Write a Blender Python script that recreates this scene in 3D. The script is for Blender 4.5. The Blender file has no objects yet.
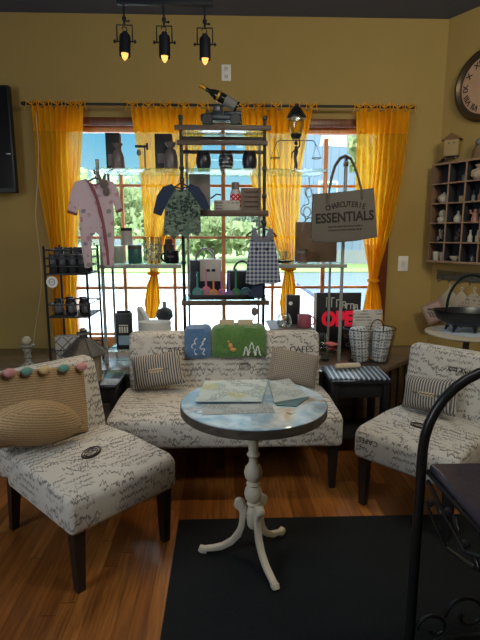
import bpy, bmesh, math, random
from mathutils import Vector, Matrix, Euler, noise as mnoise
random.seed(7)
PI = math.pi
sc = bpy.context.scene
COL = sc.collection
def R(d): return math.radians(d)

# ------------------------------------------------------------------ camera
CAM_Z, PITCH, YAW, F = 1.5, R(10.0), R(2.0), 480.0
_fh = Vector((math.sin(YAW), math.cos(YAW), 0))
_fw = _fh * math.cos(PITCH) + Vector((0, 0, -math.sin(PITCH)))
_rt = Vector((math.cos(YAW), -math.sin(YAW), 0))
_up = _fh * math.sin(PITCH) + Vector((0, 0, math.cos(PITCH)))
CAM = Vector((0, 0, CAM_Z))
def ray(x, y): return _fw + _rt * ((x - 240) / F) + _up * ((320 - y) / F)
def P(x, y, Y=None, Z=None, pl=None):
    """the place in the room seen at photo point (x, y) on the upright plane Y, the level Z or a plane"""
    d = ray(x, y)
    if Y is not None: t = Y / d.y
    elif Z is not None: t = (Z - CAM_Z) / d.z
    else:
        p0, n = pl
        t = (p0 - CAM).dot(n) / d.dot(n)
    return CAM + d * t
def PX(Y, z=1.5):
    """metres per photo pixel at depth Y and height z"""
    return (Vector((0, Y, z)) - CAM).dot(_fw) / F

cam = bpy.data.cameras.new('camera'); co = bpy.data.objects.new('camera', cam); COL.objects.link(co)
cam.sensor_fit = 'VERTICAL'; cam.sensor_height = 32; cam.lens = 32 * F / 640
cam.clip_start = 0.02; cam.clip_end = 300
co.location = CAM; co.rotation_euler = (PI/2 - PITCH, 0, -YAW); sc.camera = co

# ------------------------------------------------------------------ mesh builder
def box_uv(me):
    uv = me.uv_layers.new(name='UVMap')
    for p in me.polygons:
        n = p.normal; ax = max(range(3), key=lambda i: abs(n[i]))
        for li in p.loop_indices:
            c = me.vertices[me.loops[li].vertex_index].co
            uv.data[li].uv = (c.y, c.z) if ax == 0 else (c.x, c.z) if ax == 1 else (c.x, c.y)

class MB:
    def __init__(s): s.v = []; s.f = []; s.uv = None
    def add(s, vs, fs, mx=None):
        b = len(s.v)
        s.v += [tuple(mx @ Vector(p)) if mx else tuple(p) for p in vs]
        s.f += [tuple(b + i for i in f) for f in fs]
        return s
    def bm(s, bm, mx=None):
        bm.verts.index_update()
        s.add([v.co.copy() for v in bm.verts], [[v.index for v in f.verts] for f in bm.faces], mx); bm.free(); return s
    def box(s, c, d, r=0, seg=2, mx=None):
        bm = bmesh.new(); bmesh.ops.create_cube(bm, size=1)
        for v in bm.verts: v.co = Vector((v.co.x*d[0], v.co.y*d[1], v.co.z*d[2]))
        if r: bmesh.ops.bevel(bm, geom=bm.edges[:], offset=min(r, min(d)*.49), segments=seg, profile=.5, affect='EDGES')
        for v in bm.verts: v.co += Vector(c)
        return s.bm(bm, mx)
    def lathe(s, prof, seg=20, mx=None, c=(0,0,0)):
        vs, fs = [], []
        n = len(prof)
        for (r, z) in prof:
            for k in range(seg):
                a = 2*PI*k/seg; vs.append((c[0]+max(r,1e-4)*math.cos(a), c[1]+max(r,1e-4)*math.sin(a), c[2]+z))
        for i in range(n-1):
            for k in range(seg):
                k2 = (k+1) % seg
                fs.append((i*seg+k, i*seg+k2, (i+1)*seg+k2, (i+1)*seg+k))
        fs.append(tuple(range(seg))[::-1]); fs.append(tuple((n-1)*seg+k for k in range(seg)))
        return s.add(vs, fs, mx)
    def tube(s, pts, r, seg=8, closed=False, mx=None, flat=1.0):
        pts = [Vector(p) for p in pts]; n = len(pts)
        rs = r if isinstance(r, (list, tuple)) else [r]*n
        vs, fs = [], []; nrm = None
        for i, p in enumerate(pts):
            a = pts[i-1] if (i > 0 or closed) else p
            b = pts[(i+1) % n] if (i < n-1 or closed) else p
            t = (b - a).normalized() if (b-a).length > 1e-9 else Vector((0,0,1))
            if nrm is None:
                nrm = t.orthogonal().normalized()
            else:
                nrm = (nrm - t*nrm.dot(t)); nrm = nrm.normalized() if nrm.length > 1e-6 else t.orthogonal().normalized()
            bn = t.cross(nrm)
            for k in range(seg):
                q = 2*PI*k/seg; vs.append(p + nrm*math.cos(q)*rs[i] + bn*math.sin(q)*rs[i]*flat)
        m = n if closed else n-1
        for i in range(m):
            j = (i+1) % n
            for k in range(seg):
                k2 = (k+1) % seg; fs.append((i*seg+k, i*seg+k2, j*seg+k2, j*seg+k))
        if not closed:
            fs.append(tuple(range(seg))[::-1]); fs.append(tuple((n-1)*seg+k for k in range(seg)))
        return s.add(vs, fs, mx)
    def ball(s, c, r, seg=14, rings=9, mx=None):
        r = r if isinstance(r, (tuple, list)) else (r, r, r)
        vs = [(c[0], c[1], c[2]-r[2])]; fs = []
        for i in range(1, rings):
            a = -PI/2 + PI*i/rings
            for k in range(seg):
                q = 2*PI*k/seg
                vs.append((c[0]+r[0]*math.cos(a)*math.cos(q), c[1]+r[1]*math.cos(a)*math.sin(q), c[2]+r[2]*math.sin(a)))
        vs.append((c[0], c[1], c[2]+r[2])); top = len(vs)-1
        for k in range(seg):
            k2 = (k+1) % seg
            fs.append((0, 1+k2, 1+k)); fs.append((top, top-seg+k, top-seg+k2))
            for i in range(rings-2): fs.append((1+i*seg+k, 1+i*seg+k2, 1+(i+1)*seg+k2, 1+(i+1)*seg+k))
        return s.add(vs, fs, mx)
    def slab(s, pts, t, r=0.0, mx=None, y=0.0):
        """outline in x-z made t thick about y"""
        bm = bmesh.new()
        a = sum(pts[i][0]*pts[(i+1) % len(pts)][1]-pts[(i+1) % len(pts)][0]*pts[i][1] for i in range(len(pts)))
        if a < 0: pts = pts[::-1]
        vs = [bm.verts.new((p[0], y-t/2, p[1])) for p in pts]
        f = bm.faces.new(vs)
        g = bmesh.ops.extrude_face_region(bm, geom=[f])
        nv = [e for e in g['geom'] if isinstance(e, bmesh.types.BMVert)]
        for v in nv: v.co.y += t
        bmesh.ops.recalc_face_normals(bm, faces=bm.faces[:])
        if r:
            es = bm.edges[:] if r < 0 else [e for e in bm.edges if abs(e.verts[0].co.y - e.verts[1].co.y) < 1e-6]
            bmesh.ops.bevel(bm, geom=es, offset=abs(r), segments=3 if r < 0 else 2, profile=.5, affect='EDGES')
        return s.bm(bm, mx)
    def prism(s, pts, z0, z1, r=0, mx=None):
        """outline in x-y from z0 up to z1"""
        m2 = Matrix.Translation((0,0,(z0+z1)/2)) @ Matrix(((1,0,0,0),(0,0,1,0),(0,1,0,0),(0,0,0,1)))
        return s.slab(pts, z1-z0, r, (mx @ m2) if mx else m2)
    def grid(s, fn, nu, nv, closed_u=False):
        vs = [fn(i/nu, j/nv) for j in range(nv+1) for i in range(nu+1)]
        fs = [(j*(nu+1)+i, j*(nu+1)+i+1, (j+1)*(nu+1)+i+1, (j+1)*(nu+1)+i) for j in range(nv) for i in range(nu)]
        return s.add(vs, fs)
    def pillow(s, w, h, t, mx=None, n=14, pw=3.0):
        def sh(u, sg):
            return lambda a, b: None
        vs, fs = [], []
        for sg in (1, -1):
            for j in range(n+1):
                for i in range(n+1):
                    u, v = 2*i/n-1, 2*j/n-1
                    k = max(0, (1-abs(u)**pw)*(1-abs(v)**pw))**.5
                    pin = 1-.05*(1-abs(u)**2)*(abs(v)**6); pin2 = 1-.05*(1-abs(v)**2)*(abs(u)**6)
                    vs.append((u*w/2*pin2, sg*t/2*k, v*h/2*pin))
        q = (n+1)**2
        for o, fl in ((0, 1), (q, 0)):
            for j in range(n):
                for i in range(n):
                    f = (o+j*(n+1)+i, o+j*(n+1)+i+1, o+(j+1)*(n+1)+i+1, o+(j+1)*(n+1)+i)
                    fs.append(f[::-1] if fl else f)
        return s.add(vs, fs, mx)
    def build(s, name, m, parent=None, ang=40, loc=None, rot=None):
        me = bpy.data.meshes.new(name); me.from_pydata(s.v, [], s.f); me.update()
        box_uv(me)
        for p in me.polygons: p.use_smooth = True
        me.set_sharp_from_angle(angle=R(ang))
        if m: me.materials.append(m)
        o = bpy.data.objects.new(name, me); COL.objects.link(o)
        if parent: o.parent = parent
        if loc is not None: o.location = loc
        if rot is not None: o.rotation_euler = rot
        return o

def thing(name, label, cat, loc=(0,0,0), rz=0, group=None, rot=None):
    o = bpy.data.objects.new(name, None); COL.objects.link(o); o.empty_display_size = .05
    o.location = loc; o.rotation_euler = rot if rot else (0, 0, rz)
    o['label'] = label; o['category'] = cat
    if group: o['group'] = group
    return o
def tag(o, label, cat, group=None):
    o['label'] = label; o['category'] = cat
    if group: o['group'] = group
    return o
def struct(o):
    o['kind'] = 'structure'; return o
def kids(o): return [c for c in bpy.data.objects if c.parent == o]
def dup(o, label, loc=None, rz=None, group=None):
    """a copy of a thing with copies of its parts and sub-parts"""
    def cp(a, par):
        c = a.copy(); COL.objects.link(c)
        if par: c.parent = par
        for k in kids(a):
            if k is not c: cp(k, c)
        return c
    r = cp(o, None)
    if label: r['label'] = label
    if loc is not None: r.location = loc
    if rz is not None: r.rotation_euler = (r.rotation_euler[0], r.rotation_euler[1], rz)
    if group: r['group'] = group
    return r
def text_mesh(body, size, m, parent, loc, rot, name='lettering', ext=.0008, bold=0, align='CENTER', sx=1.0, label=None):
    c = bpy.data.curves.new('lettering', 'FONT'); c.body = body; c.size = size; c.align_x = align; c.align_y = 'CENTER'
    c.extrude = ext; c.offset = bold; c.resolution_u = 3
    t = bpy.data.objects.new('lettering', c); COL.objects.link(t)
    me = bpy.data.meshes.new_from_object(t.evaluated_get(bpy.context.evaluated_depsgraph_get()))
    bpy.data.objects.remove(t); bpy.data.curves.remove(c)
    me.materials.clear(); me.materials.append(m)
    o = bpy.data.objects.new(name, me); COL.objects.link(o); o.parent = parent
    o.location = loc; o.rotation_euler = rot; o.scale = (sx, 1, 1)
    if label: o['label'] = label
    return o
def arc(cx, cz, r, a0, a1, n=16, y=0, rz=None):
    rz = r if rz is None else rz
    return [(cx + r*math.cos(R(a0+(a1-a0)*i/n)), y, cz + rz*math.sin(R(a0+(a1-a0)*i/n))) for i in range(n+1)]
def lerp_tab(tab, y):
    """piecewise linear look-up in [(y, value), ...]"""
    if y <= tab[0][0]: return tab[0][1]
    for (a, u), (b, v) in zip(tab, tab[1:]):
        if y <= b: return u + (v-u)*(y-a)/(b-a)
    return tab[-1][1]

# ------------------------------------------------------------------ materials
class G:
    def __init__(s, name):
        s.m = bpy.data.materials.new(name); s.m.use_nodes = True
        s.nt = s.m.node_tree; s.nt.nodes.clear()
        s.o = s.nt.nodes.new('ShaderNodeOutputMaterial')
    def n(s, t, **k):
        n = s.nt.nodes.new(t)
        for a, b in k.items(): setattr(n, a, b)
        return n
    def set(s, sock, v):
        if isinstance(v, bpy.types.NodeSocket): s.nt.links.new(v, sock)
        elif isinstance(v, (tuple, list)) and sock.type == 'RGBA' and len(v) == 3: sock.default_value = (*v, 1)
        else: sock.default_value = v
    def math(s, op, a, b=0.0, c=None, clamp=False):
        n = s.n('ShaderNodeMath', operation=op, use_clamp=clamp); s.set(n.inputs[0], a); s.set(n.inputs[1], b)
        if c is not None: s.set(n.inputs[2], c)
        return n.outputs[0]
    def step(s, v, a, b):
        n = s.n('ShaderNodeMapRange', clamp=True); s.set(n.inputs[0], v); s.set(n.inputs[1], a); s.set(n.inputs[2], b)
        return n.outputs[0]
    def mix(s, f, a, b, bt='MIX'):
        n = s.n('ShaderNodeMix', data_type='RGBA', blend_type=bt); s.set(n.inputs[0], f); s.set(n.inputs[6], a); s.set(n.inputs[7], b)
        return n.outputs[2]
    def co(s, which='Object', scale=(1,1,1), loc=(0,0,0), rot=(0,0,0)):
        t = s.n('ShaderNodeTexCoord'); mp = s.n('ShaderNodeMapping')
        mp.inputs['Scale'].default_value = scale; mp.inputs['Location'].default_value = loc; mp.inputs['Rotation'].default_value = rot
        s.nt.links.new(t.outputs[which], mp.inputs[0]); return mp.outputs[0]
    def sep(s, v):
        n = s.n('ShaderNodeSeparateXYZ'); s.set(n.inputs[0], v); return n.outputs
    def comb(s, x, y, z=0.0):
        n = s.n('ShaderNodeCombineXYZ'); s.set(n.inputs[0], x); s.set(n.inputs[1], y); s.set(n.inputs[2], z); return n.outputs[0]
    def noise(s, vec, scale=5.0, detail=2.0, rough=.5, dist=0.0, col=False):
        n = s.n('ShaderNodeTexNoise'); s.set(n.inputs['Vector'], vec); s.set(n.inputs['Scale'], scale); s.set(n.inputs['Detail'], detail)
        s.set(n.inputs['Roughness'], rough); s.set(n.inputs['Distortion'], dist); return n.outputs[1 if col else 0]
    def white(s, vec):
        n = s.n('ShaderNodeTexWhiteNoise'); s.set(n.inputs['Vector'], vec); return n.outputs[0]
    def voro(s, vec, scale, feat='F1', out=0, rand=1.0):
        n = s.n('ShaderNodeTexVoronoi', feature=feat); s.set(n.inputs['Vector'], vec); s.set(n.inputs['Scale'], scale); s.set(n.inputs['Randomness'], rand)
        return n.outputs[out]
    def bump(s, h, strength=.3, dist=.01):
        n = s.n('ShaderNodeBump'); s.set(n.inputs['Height'], h); n.inputs['Strength'].default_value = strength; n.inputs['Distance'].default_value = dist
        return n.outputs[0]
    def done(s, col, rough=.6, metal=0.0, spec=.5, bump=None, emit=None, estr=0.0, sheen=0.0, coat=0.0, thin=0.0):
        b = s.n('ShaderNodeBsdfPrincipled'); s.set(b.inputs['Base Color'], col); s.set(b.inputs['Roughness'], rough); s.set(b.inputs['Metallic'], metal)
        b.inputs['Specular IOR Level'].default_value = spec
        if sheen: b.inputs['Sheen Weight'].default_value = sheen
        if coat: b.inputs['Coat Weight'].default_value = coat
        if bump is not None: s.set(b.inputs['Normal'], bump)
        if emit is not None: s.set(b.inputs['Emission Color'], emit); b.inputs['Emission Strength'].default_value = estr
        if thin:
            t = s.n('ShaderNodeBsdfTranslucent'); s.set(t.inputs[0], col); mx = s.n('ShaderNodeMixShader'); mx.inputs[0].default_value = thin
            s.nt.links.new(b.outputs[0], mx.inputs[1]); s.nt.links.new(t.outputs[0], mx.inputs[2]); s.nt.links.new(mx.outputs[0], s.o.inputs[0]); return s.m
        s.nt.links.new(b.outputs[0], s.o.inputs[0]); return s.m
def srgb(r, g, b):
    return tuple((c/255/12.92) if c/255 <= .04045 else ((c/255+.055)/1.055)**2.4 for c in (r, g, b))
def plain(name, c, rough=.6, metal=0.0, spec=.5, var=.12, scale=30, bump=0.0, sheen=0.0, coat=0.0):
    """one colour with a little procedural unevenness"""
    g = G(name); v = g.noise(g.co(), scale, 3)
    col = g.mix(v, tuple(x*(1-var) for x in c), tuple(min(1, x*(1+var)) for x in c))
    return g.done(col, rough, metal, spec, g.bump(v, bump, .004) if bump else None, sheen=sheen, coat=coat)
MAT = {}
def mat_glass(name, tint=(1,1,1), refl=.08, rough=0.0):
    g = G(name); t = g.n('ShaderNodeBsdfTransparent'); t.inputs[0].default_value = (*tint, 1)
    gl = g.n('ShaderNodeBsdfGlossy'); gl.inputs['Roughness'].default_value = rough
    fr = g.n('ShaderNodeLayerWeight'); fr.inputs[0].default_value = .35
    f = g.math('MULTIPLY_ADD', fr.outputs[0], .5, refl, clamp=True)
    mx = g.n('ShaderNodeMixShader'); g.set(mx.inputs[0], f); g.nt.links.new(t.outputs[0], mx.inputs[1]); g.nt.links.new(gl.outputs[0], mx.inputs[2])
    g.nt.links.new(mx.outputs[0], g.o.inputs[0]); return g.m
MAT['pane'] = mat_glass('window glass', (.97,.99,1), .02)
MAT['glass'] = mat_glass('clear glass', (.93,.97,.96), .06)
MAT['green_glass'] = mat_glass('shelf glass', (.82,.93,.9), .06)

def mat_wood(name, a, b, rough=.45, axis=1, scale=9.0, spec=.5):
    g = G(name); sc_ = [scale*6]*3; sc_[axis] = scale*.5
    v = g.noise(g.co('Object', tuple(sc_)), 1.0, 4, .6, .6)
    return g.done(g.mix(g.step(v, .3, .75), a, b), rough, 0, spec, g.bump(v, .15, .002))
def mat_floor():
    g = G('oak planks'); x, y, z = g.sep(g.co())
    W = .062; u = g.math('DIVIDE', x, W); idx = g.math('FLOOR', u); fu = g.math('FRACT', u)
    off = g.white(g.comb(idx, 3.1)); yy = g.math('DIVIDE', g.math('MULTIPLY_ADD', off, 1.3, y), 1.05)
    seg = g.math('FLOOR', yy); fy = g.math('FRACT', yy)
    tone = g.white(g.comb(idx, seg, 5.0))
    gr = g.noise(g.comb(g.math('MULTIPLY', x, 55), g.math('MULTIPLY_ADD', tone, 9, g.math('MULTIPLY', y, 3.2))), 1.0, 4, .6, .8)
    col = g.mix(tone, srgb(118, 68, 28), srgb(178, 116, 56))
    col = g.mix(g.step(gr, .35, .8), col, srgb(82, 44, 16))
    gap = g.math('MAXIMUM', g.math('LESS_THAN', fu, .035), g.math('LESS_THAN', fy, .004))
    col = g.mix(g.math('MULTIPLY', gap, .7), col, srgb(46, 24, 10))
    return g.done(col, g.math('MULTIPLY_ADD', gr, .2, .22), 0, .5, g.bump(g.math('SUBTRACT', gr, gap), .12, .002))
def mat_script(name, base, ink, k=1.0):
    """cream linen printed with rows of faded handwriting"""
    g = G(name); uv = g.co('UV'); u, v, _ = g.sep(uv)
    warp = g.noise(uv, 5, 1)
    def hand(rows, freq, thick, amp, seed, gaps, u=u, v=v):
        vv = g.math('MULTIPLY_ADD', warp, .5, g.math('MULTIPLY', g.math('ADD', v, seed), rows))
        row = g.math('FLOOR', vv); fr = g.math('SUBTRACT', g.math('FRACT', vv), .5)
        sh = g.math('MULTIPLY', row, 13.7)
        c = g.noise(g.comb(g.math('MULTIPLY', u, freq), sh, seed), 1.0, 1.0)
        d = g.math('ABSOLUTE', g.math('MULTIPLY_ADD', g.math('SUBTRACT', c, .5), -amp, fr))
        ln = g.math('SUBTRACT', 1.0, g.step(d, thick*.6, thick))
        wd = g.step(g.noise(g.comb(g.math('MULTIPLY', u, freq*.16), g.math('MULTIPLY', row, 5.3), seed+2), 1.0, 0), gaps, gaps+.06)
        return g.math('MULTIPLY', ln, wd)
    a = hand(27, 170, .17, 1.5, .13, .34)
    ur, vr, _ = g.sep(g.co('UV', rot=(0, 0, .6)))
    b = hand(14, 95, .10, 1.5, .57, .38, ur, vr)
    mask = g.step(g.noise(uv, 4.5, 1), .45, .50)
    big = g.math('MULTIPLY', b, g.math('SUBTRACT', 1.0, mask))
    tot = g.math('MAXIMUM', g.math('MULTIPLY', a, mask), big)
    word = hand(8, 42, .065, 1.2, .83, .47)
    tot = g.math('MULTIPLY', g.math('MAXIMUM', tot, g.math('MULTIPLY', word, .9)), k)
    weave = g.noise(uv, 420, 1)
    cl = g.mix(g.noise(uv, 6, 3), tuple(x*.88 for x in base), base)
    return g.done(g.mix(g.math('MULTIPLY', tot, .74), cl, ink), .9, 0, .2, g.bump(weave, .25, .001), sheen=.1)
def mat_stripe(name, a, b, per=.012, axis=0, duty=.5, rough=.9, zig=0.0):
    g = G(name); s = g.sep(g.co('UV'))
    k = g.math('FRACT', g.math('DIVIDE', s[axis] if not zig else g.math('ADD', s[axis], g.math('MULTIPLY', g.math('PINGPONG', s[1-axis], per), zig)), per))
    return g.done(g.mix(g.math('LESS_THAN', k, duty), a, b), rough, 0, .2, g.bump(g.noise(g.co('UV'), 300, 1), .2, .001))
def mat_text(name, paper, ink, rows=60.0, freq=160.0, dens=.45, patch=None):
    """paper with unreadable lines of print"""
    g = G(name); uv = g.co('UV'); u, v, _ = g.sep(uv)
    vv = g.math('MULTIPLY', v, rows); row = g.math('FLOOR', vv); fr = g.math('FRACT', vv)
    ln = g.math('MULTIPLY', g.math('GREATER_THAN', fr, .45), g.step(g.noise(g.comb(g.math('MULTIPLY', u, freq), g.math('MULTIPLY', row, 7.7)), 1.0, 0), dens, dens+.1))
    blk = g.step(g.noise(uv, 11, 0), .42, .5)
    col = g.mix(g.math('MULTIPLY', g.math('MULTIPLY', ln, blk), .7), paper, ink)
    if patch: col = g.mix(g.math('MULTIPLY', g.step(g.noise(uv, 8, 0, dist=.3), .60, .63), .4), col, patch)
    return g.done(col, .55, 0, .35)
def mat_check(name, a, b, c, per=.02):
    g = G(name); u, v, _ = g.sep(g.co('UV'))
    p = g.math('LESS_THAN', g.math('FRACT', g.math('DIVIDE', u, per)), .5); q = g.math('LESS_THAN', g.math('FRACT', g.math('DIVIDE', v, per)), .5)
    return g.done(g.mix(g.math('MULTIPLY', g.math('ADD', p, q), .5), g.mix(p, a, b), g.mix(q, b, c)) if 0 else g.mix(g.math('MULTIPLY', p, q), g.mix(g.math('MAXIMUM', p, q), a, b), c), .9, 0, .2)
SKY, SUN, SPOTW = 1.0, 2.4, 14
FILL_LAMPS = [
    ('side_fill', (-2.6, .2, 1.9), (0, 2.6, .5), 1.6, 1.5, 54, (.82, .92, 1.0)),  # added area light filling the room from the left, no window modelled there
    ('overhead_fill', (.4, 1.4, 3.2), (.4, 3.6, 1.5), 1.4, 1.4, 27, (1.0, .96, .88)),  # added overhead fill, not a fixture of the room
    ('overhead_fill', (1.9, 1.0, 3.2), (2.2, 3.4, 1.9), .7, .7, 46, (1.0, .90, .68)),  # added fill to brighten the slanted wall
]

# ================================================================== THE ROOM
WB = 4.30                                   # inner face of the window wall
CEIL = 3.27
_c = P(434.5, 234, Y=WB); CORNER = Vector((_c.x, WB, 0))
_dir = Vector((0.517, -0.857, 0)).normalized()
_dir = Vector((_dir.x*math.cos(YAW)+_dir.y*math.sin(YAW), -_dir.x*math.sin(YAW)+_dir.y*math.cos(YAW), 0))
RW_DIR = _dir                               # the slanted wall runs from the corner towards the room
RW_N = Vector((_dir.y, -_dir.x, 0))         # into the room
RW_ROT = math.atan2(RW_DIR.y, RW_DIR.x)
RWP = (CORNER, RW_N)
def rw(t, z, out=0.0): return CORNER + RW_DIR*t + RW_N*out + Vector((0, 0, z))
def rwt(x, y, out=0.0):
    p = P(x, y, pl=(CORNER + RW_N*out, RW_N)); return (p-CORNER).dot(RW_DIR), p.z
WX0, WX1 = P(58, 234, Y=WB).x, P(388, 234, Y=WB).x
WZ0, WZ1 = .50, P(240, 119, Y=WB).z

m_wall = plain('mustard wall paint', srgb(166, 142, 84), .75, 0, .3, .05, 4)
m_ceil = plain('slate ceiling paint', srgb(98, 108, 134), .8, 0, .3, .05, 5)
m_floor = mat_floor()
m_brown = mat_wood('red brown window wood', srgb(120, 66, 38), srgb(82, 42, 24), .35, 2, 7)
m_honey_lit = mat_wood('light-paled honey wood', srgb(240, 172, 112), srgb(214, 136, 80), .4, 2, 7)  # honey wood made paler to carry bloom and light from outside
m_dark_wood = mat_wood('dark walnut', srgb(122, 104, 90), srgb(84, 70, 60), .22, 0, 6)
m_black = plain('black paint', (.012, .012, .014), .45)
m_black_gloss = plain('black lacquer', (.010, .010, .013), .22)
m_iron = plain('black iron', (.030, .032, .034), .30, .6, .5, .3, 40)
m_white = plain('white plastic', (.75, .74, .70), .4)
m_cream = plain('cream ceramic', (.72, .70, .64), .3)
m_steel = plain('brushed steel', (.42, .44, .46), .35, .9)
m_bronze = plain('dark bronze', (.10, .075, .05), .4, .7, .5, .3, 25)

RXL, RYF = -2.75, -1.6
end = CORNER + RW_DIR*4.2
b = MB(); b.box(((RXL+end.x)/2, (RYF+WB)/2-.0, -.05), (end.x-RXL+.4, WB-RYF+.3, .1)); fl = struct(b.build('floor', m_floor))
b = MB(); b.box(((RXL+end.x)/2, (RYF+WB)/2, CEIL+.06), (end.x-RXL+.4, WB-RYF+.4, .12)); struct(b.build('ceiling', m_ceil))
T = .16
b = MB()
xl, xr = RXL-.1, CORNER.x+.3
b.box(((xl+WX0)/2, WB+T/2, CEIL/2), (WX0-xl, T, CEIL)); b.box(((WX1+xr)/2, WB+T/2, CEIL/2), (xr-WX1, T, CEIL))
b.box(((WX0+WX1)/2, WB+T/2, WZ0/2), (WX1-WX0, T, WZ0)); b.box(((WX0+WX1)/2, WB+T/2, (WZ1+CEIL)/2), (WX1-WX0, T, CEIL-WZ1))
struct(b.build('wall_back', m_wall))
b = MB(); mx = Matrix.Translation(CORNER) @ Matrix.Rotation(RW_ROT, 4, 'Z')
b.box((2.1, .06, CEIL/2), (4.2, .12, CEIL), mx=mx); struct(b.build('wall_right', m_wall))
b = MB(); b.box((RXL-.06, (RYF+WB)/2, CEIL/2), (.12, WB-RYF, CEIL)); struct(b.build('wall_left', m_wall))
b = MB(); b.box(((RXL+end.x)/2, RYF-.06, CEIL/2), (end.x-RXL+.4, .12, CEIL)); struct(b.build('wall_front', m_wall))
b = MB(); ly = (end.y+RYF)/2; b.box((end.x+.06, ly, CEIL/2), (.12, abs(end.y-RYF)+.2, CEIL)); struct(b.build('wall_side', m_wall))
b = MB(); b.box(((xl+CORNER.x)/2, WB-.009, .06), (CORNER.x-xl-.02, .018, .12), .004); struct(b.build('baseboard_back', m_dark_wood))
b = MB(); b.box((2.1, -.009, .06), (4.15, .018, .12), .004, mx=mx); struct(b.build('baseboard_right', m_dark_wood))

# window: casing, header, sashes with square lights, glass
win = bpy.data.objects.new('window_1', None); COL.objects.link(win); struct(win)
wy = WB + .07
def part(b, n, m, par=win, **k): return b.build(n, m, par, **k)
b = MB(); b.box((WX0+.045, WB+.05, (WZ0+WZ1)/2), (.09, .16, WZ1-WZ0), .004); part(b, 'jamb', m_brown)
for xx in (WX0+.10, WX1-.10):
    b = MB(); b.box((xx, WB+.08, (WZ0+WZ1)/2), (.03, .14, WZ1-WZ0-.02), .003); part(b, 'inner_jamb', m_honey_lit)  # strip in the paler wood for the jamb face lit from outside
b = MB(); b.box((WX1-.045, WB+.05, (WZ0+WZ1)/2), (.09, .16, WZ1-WZ0), .004); part(b, 'jamb', m_brown)
zh = P(240, 127, Y=WB).z
b = MB(); b.box(((WX0+WX1)/2, WB+.04, (zh+WZ1)/2), (WX1-WX0-.18, .14, WZ1-zh), .004); part(b, 'header_board', m_brown)
zt = P(240, 133.5, Y=wy).z
b = MB(); b.box(((WX0+WX1)/2, wy, (zt+zh)/2), (WX1-WX0-.18, .06, zh-zt+.004), .004); part(b, 'top_rail', m_honey_lit)
b = MB(); b.box(((WX0+WX1)/2, wy, WZ0+.04), (WX1-WX0-.18, .06, .08), .004); part(b, 'bottom_rail', m_honey_lit)
for i, x in enumerate((123.5, 174, 223.5, 273, 323.5, 372)):
    X = P(x, 234, Y=wy).x; w = .036 if i in (2, 4) else .026
    b = MB(); b.box((X, wy, (WZ0+zt)/2), (w, .04, zt-WZ0-.08), .003); part(b, 'mullion', m_honey_lit)
for y in (186, 237.5, 287.5, 333):
    Z = P(223, y, Y=wy).z; b = MB(); b.box(((WX0+WX1)/2, wy, Z), (WX1-WX0-.18, .034, .024), .003); part(b, 'glazing_bar', m_honey_lit)
b = MB(); b.box(((WX0+WX1)/2, wy+.012, (WZ0+zt)/2), (WX1-WX0-.18, .004, zt-WZ0)); part(b, 'pane', MAT['pane'])

# ------------------------------------------------------------------ outside
g = G('mown grass'); v = g.noise(g.co('Object'), 3, 5); m_grass = g.done(g.mix(v, srgb(92, 116, 54), srgb(116, 134, 74)), .9)
m_road = plain('pale asphalt', srgb(196, 200, 200), .85, 0, .3, .06, 2)
m_walk = plain('concrete', srgb(136, 138, 134), .85, 0, .3, .06, 2)
def ground(name, y0, y1, z, m, x0=-45, x1=45):
    b = MB(); b.box(((x0+x1)/2, (y0+y1)/2, z-.1), (x1-x0, y1-y0, .2)); return struct(b.build(name, m))
gx0 = P(286, 268, Y=18).x
ground('sidewalk_1', WB+.17, 6.6, -.02, m_walk)
ground('road', 6.6, 15.2, -.10, m_road)
ground('sidewalk_2', 15.2, 19.4, .0, m_walk)
b = MB(); b.box((gx0+8, 14.2, -.055), (16, 12.4, .12)); struct(b.build('shaded_ground_surface', plain('blue grey shaded ground', srgb(78, 90, 104), .9, 0, .2, .25, 3)))  # patch coloured blue grey for the shade on the ground by the building
ground('lawn', 19.4, 70, .05, m_grass)
m_bark = mat_wood('bark', srgb(112, 100, 86), srgb(80, 70, 58), .9, 2, 2)
def mat_leaf(name, a, b):
    g = G(name); v = g.noise(g.co('Object'), 2.5, 3); col = g.mix(v, a, b)
    d = g.n('ShaderNodeBsdfDiffuse'); g.set(d.inputs[0], col); t = g.n('ShaderNodeBsdfTranslucent'); g.set(t.inputs[0], col)
    mx = g.n('ShaderNodeMixShader'); mx.inputs[0].default_value = .4; g.nt.links.new(d.outputs[0], mx.inputs[1]); g.nt.links.new(t.outputs[0], mx.inputs[2])
    g.nt.links.new(mx.outputs[0], g.o.inputs[0]); return g.m
leafs = [mat_leaf('haze-paled leaves', srgb(140, 156, 106), srgb(170, 180, 134)), mat_leaf('hazy leaves', srgb(150, 164, 138), srgb(172, 182, 158))]  # leaf colours lightened to imitate haze
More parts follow.
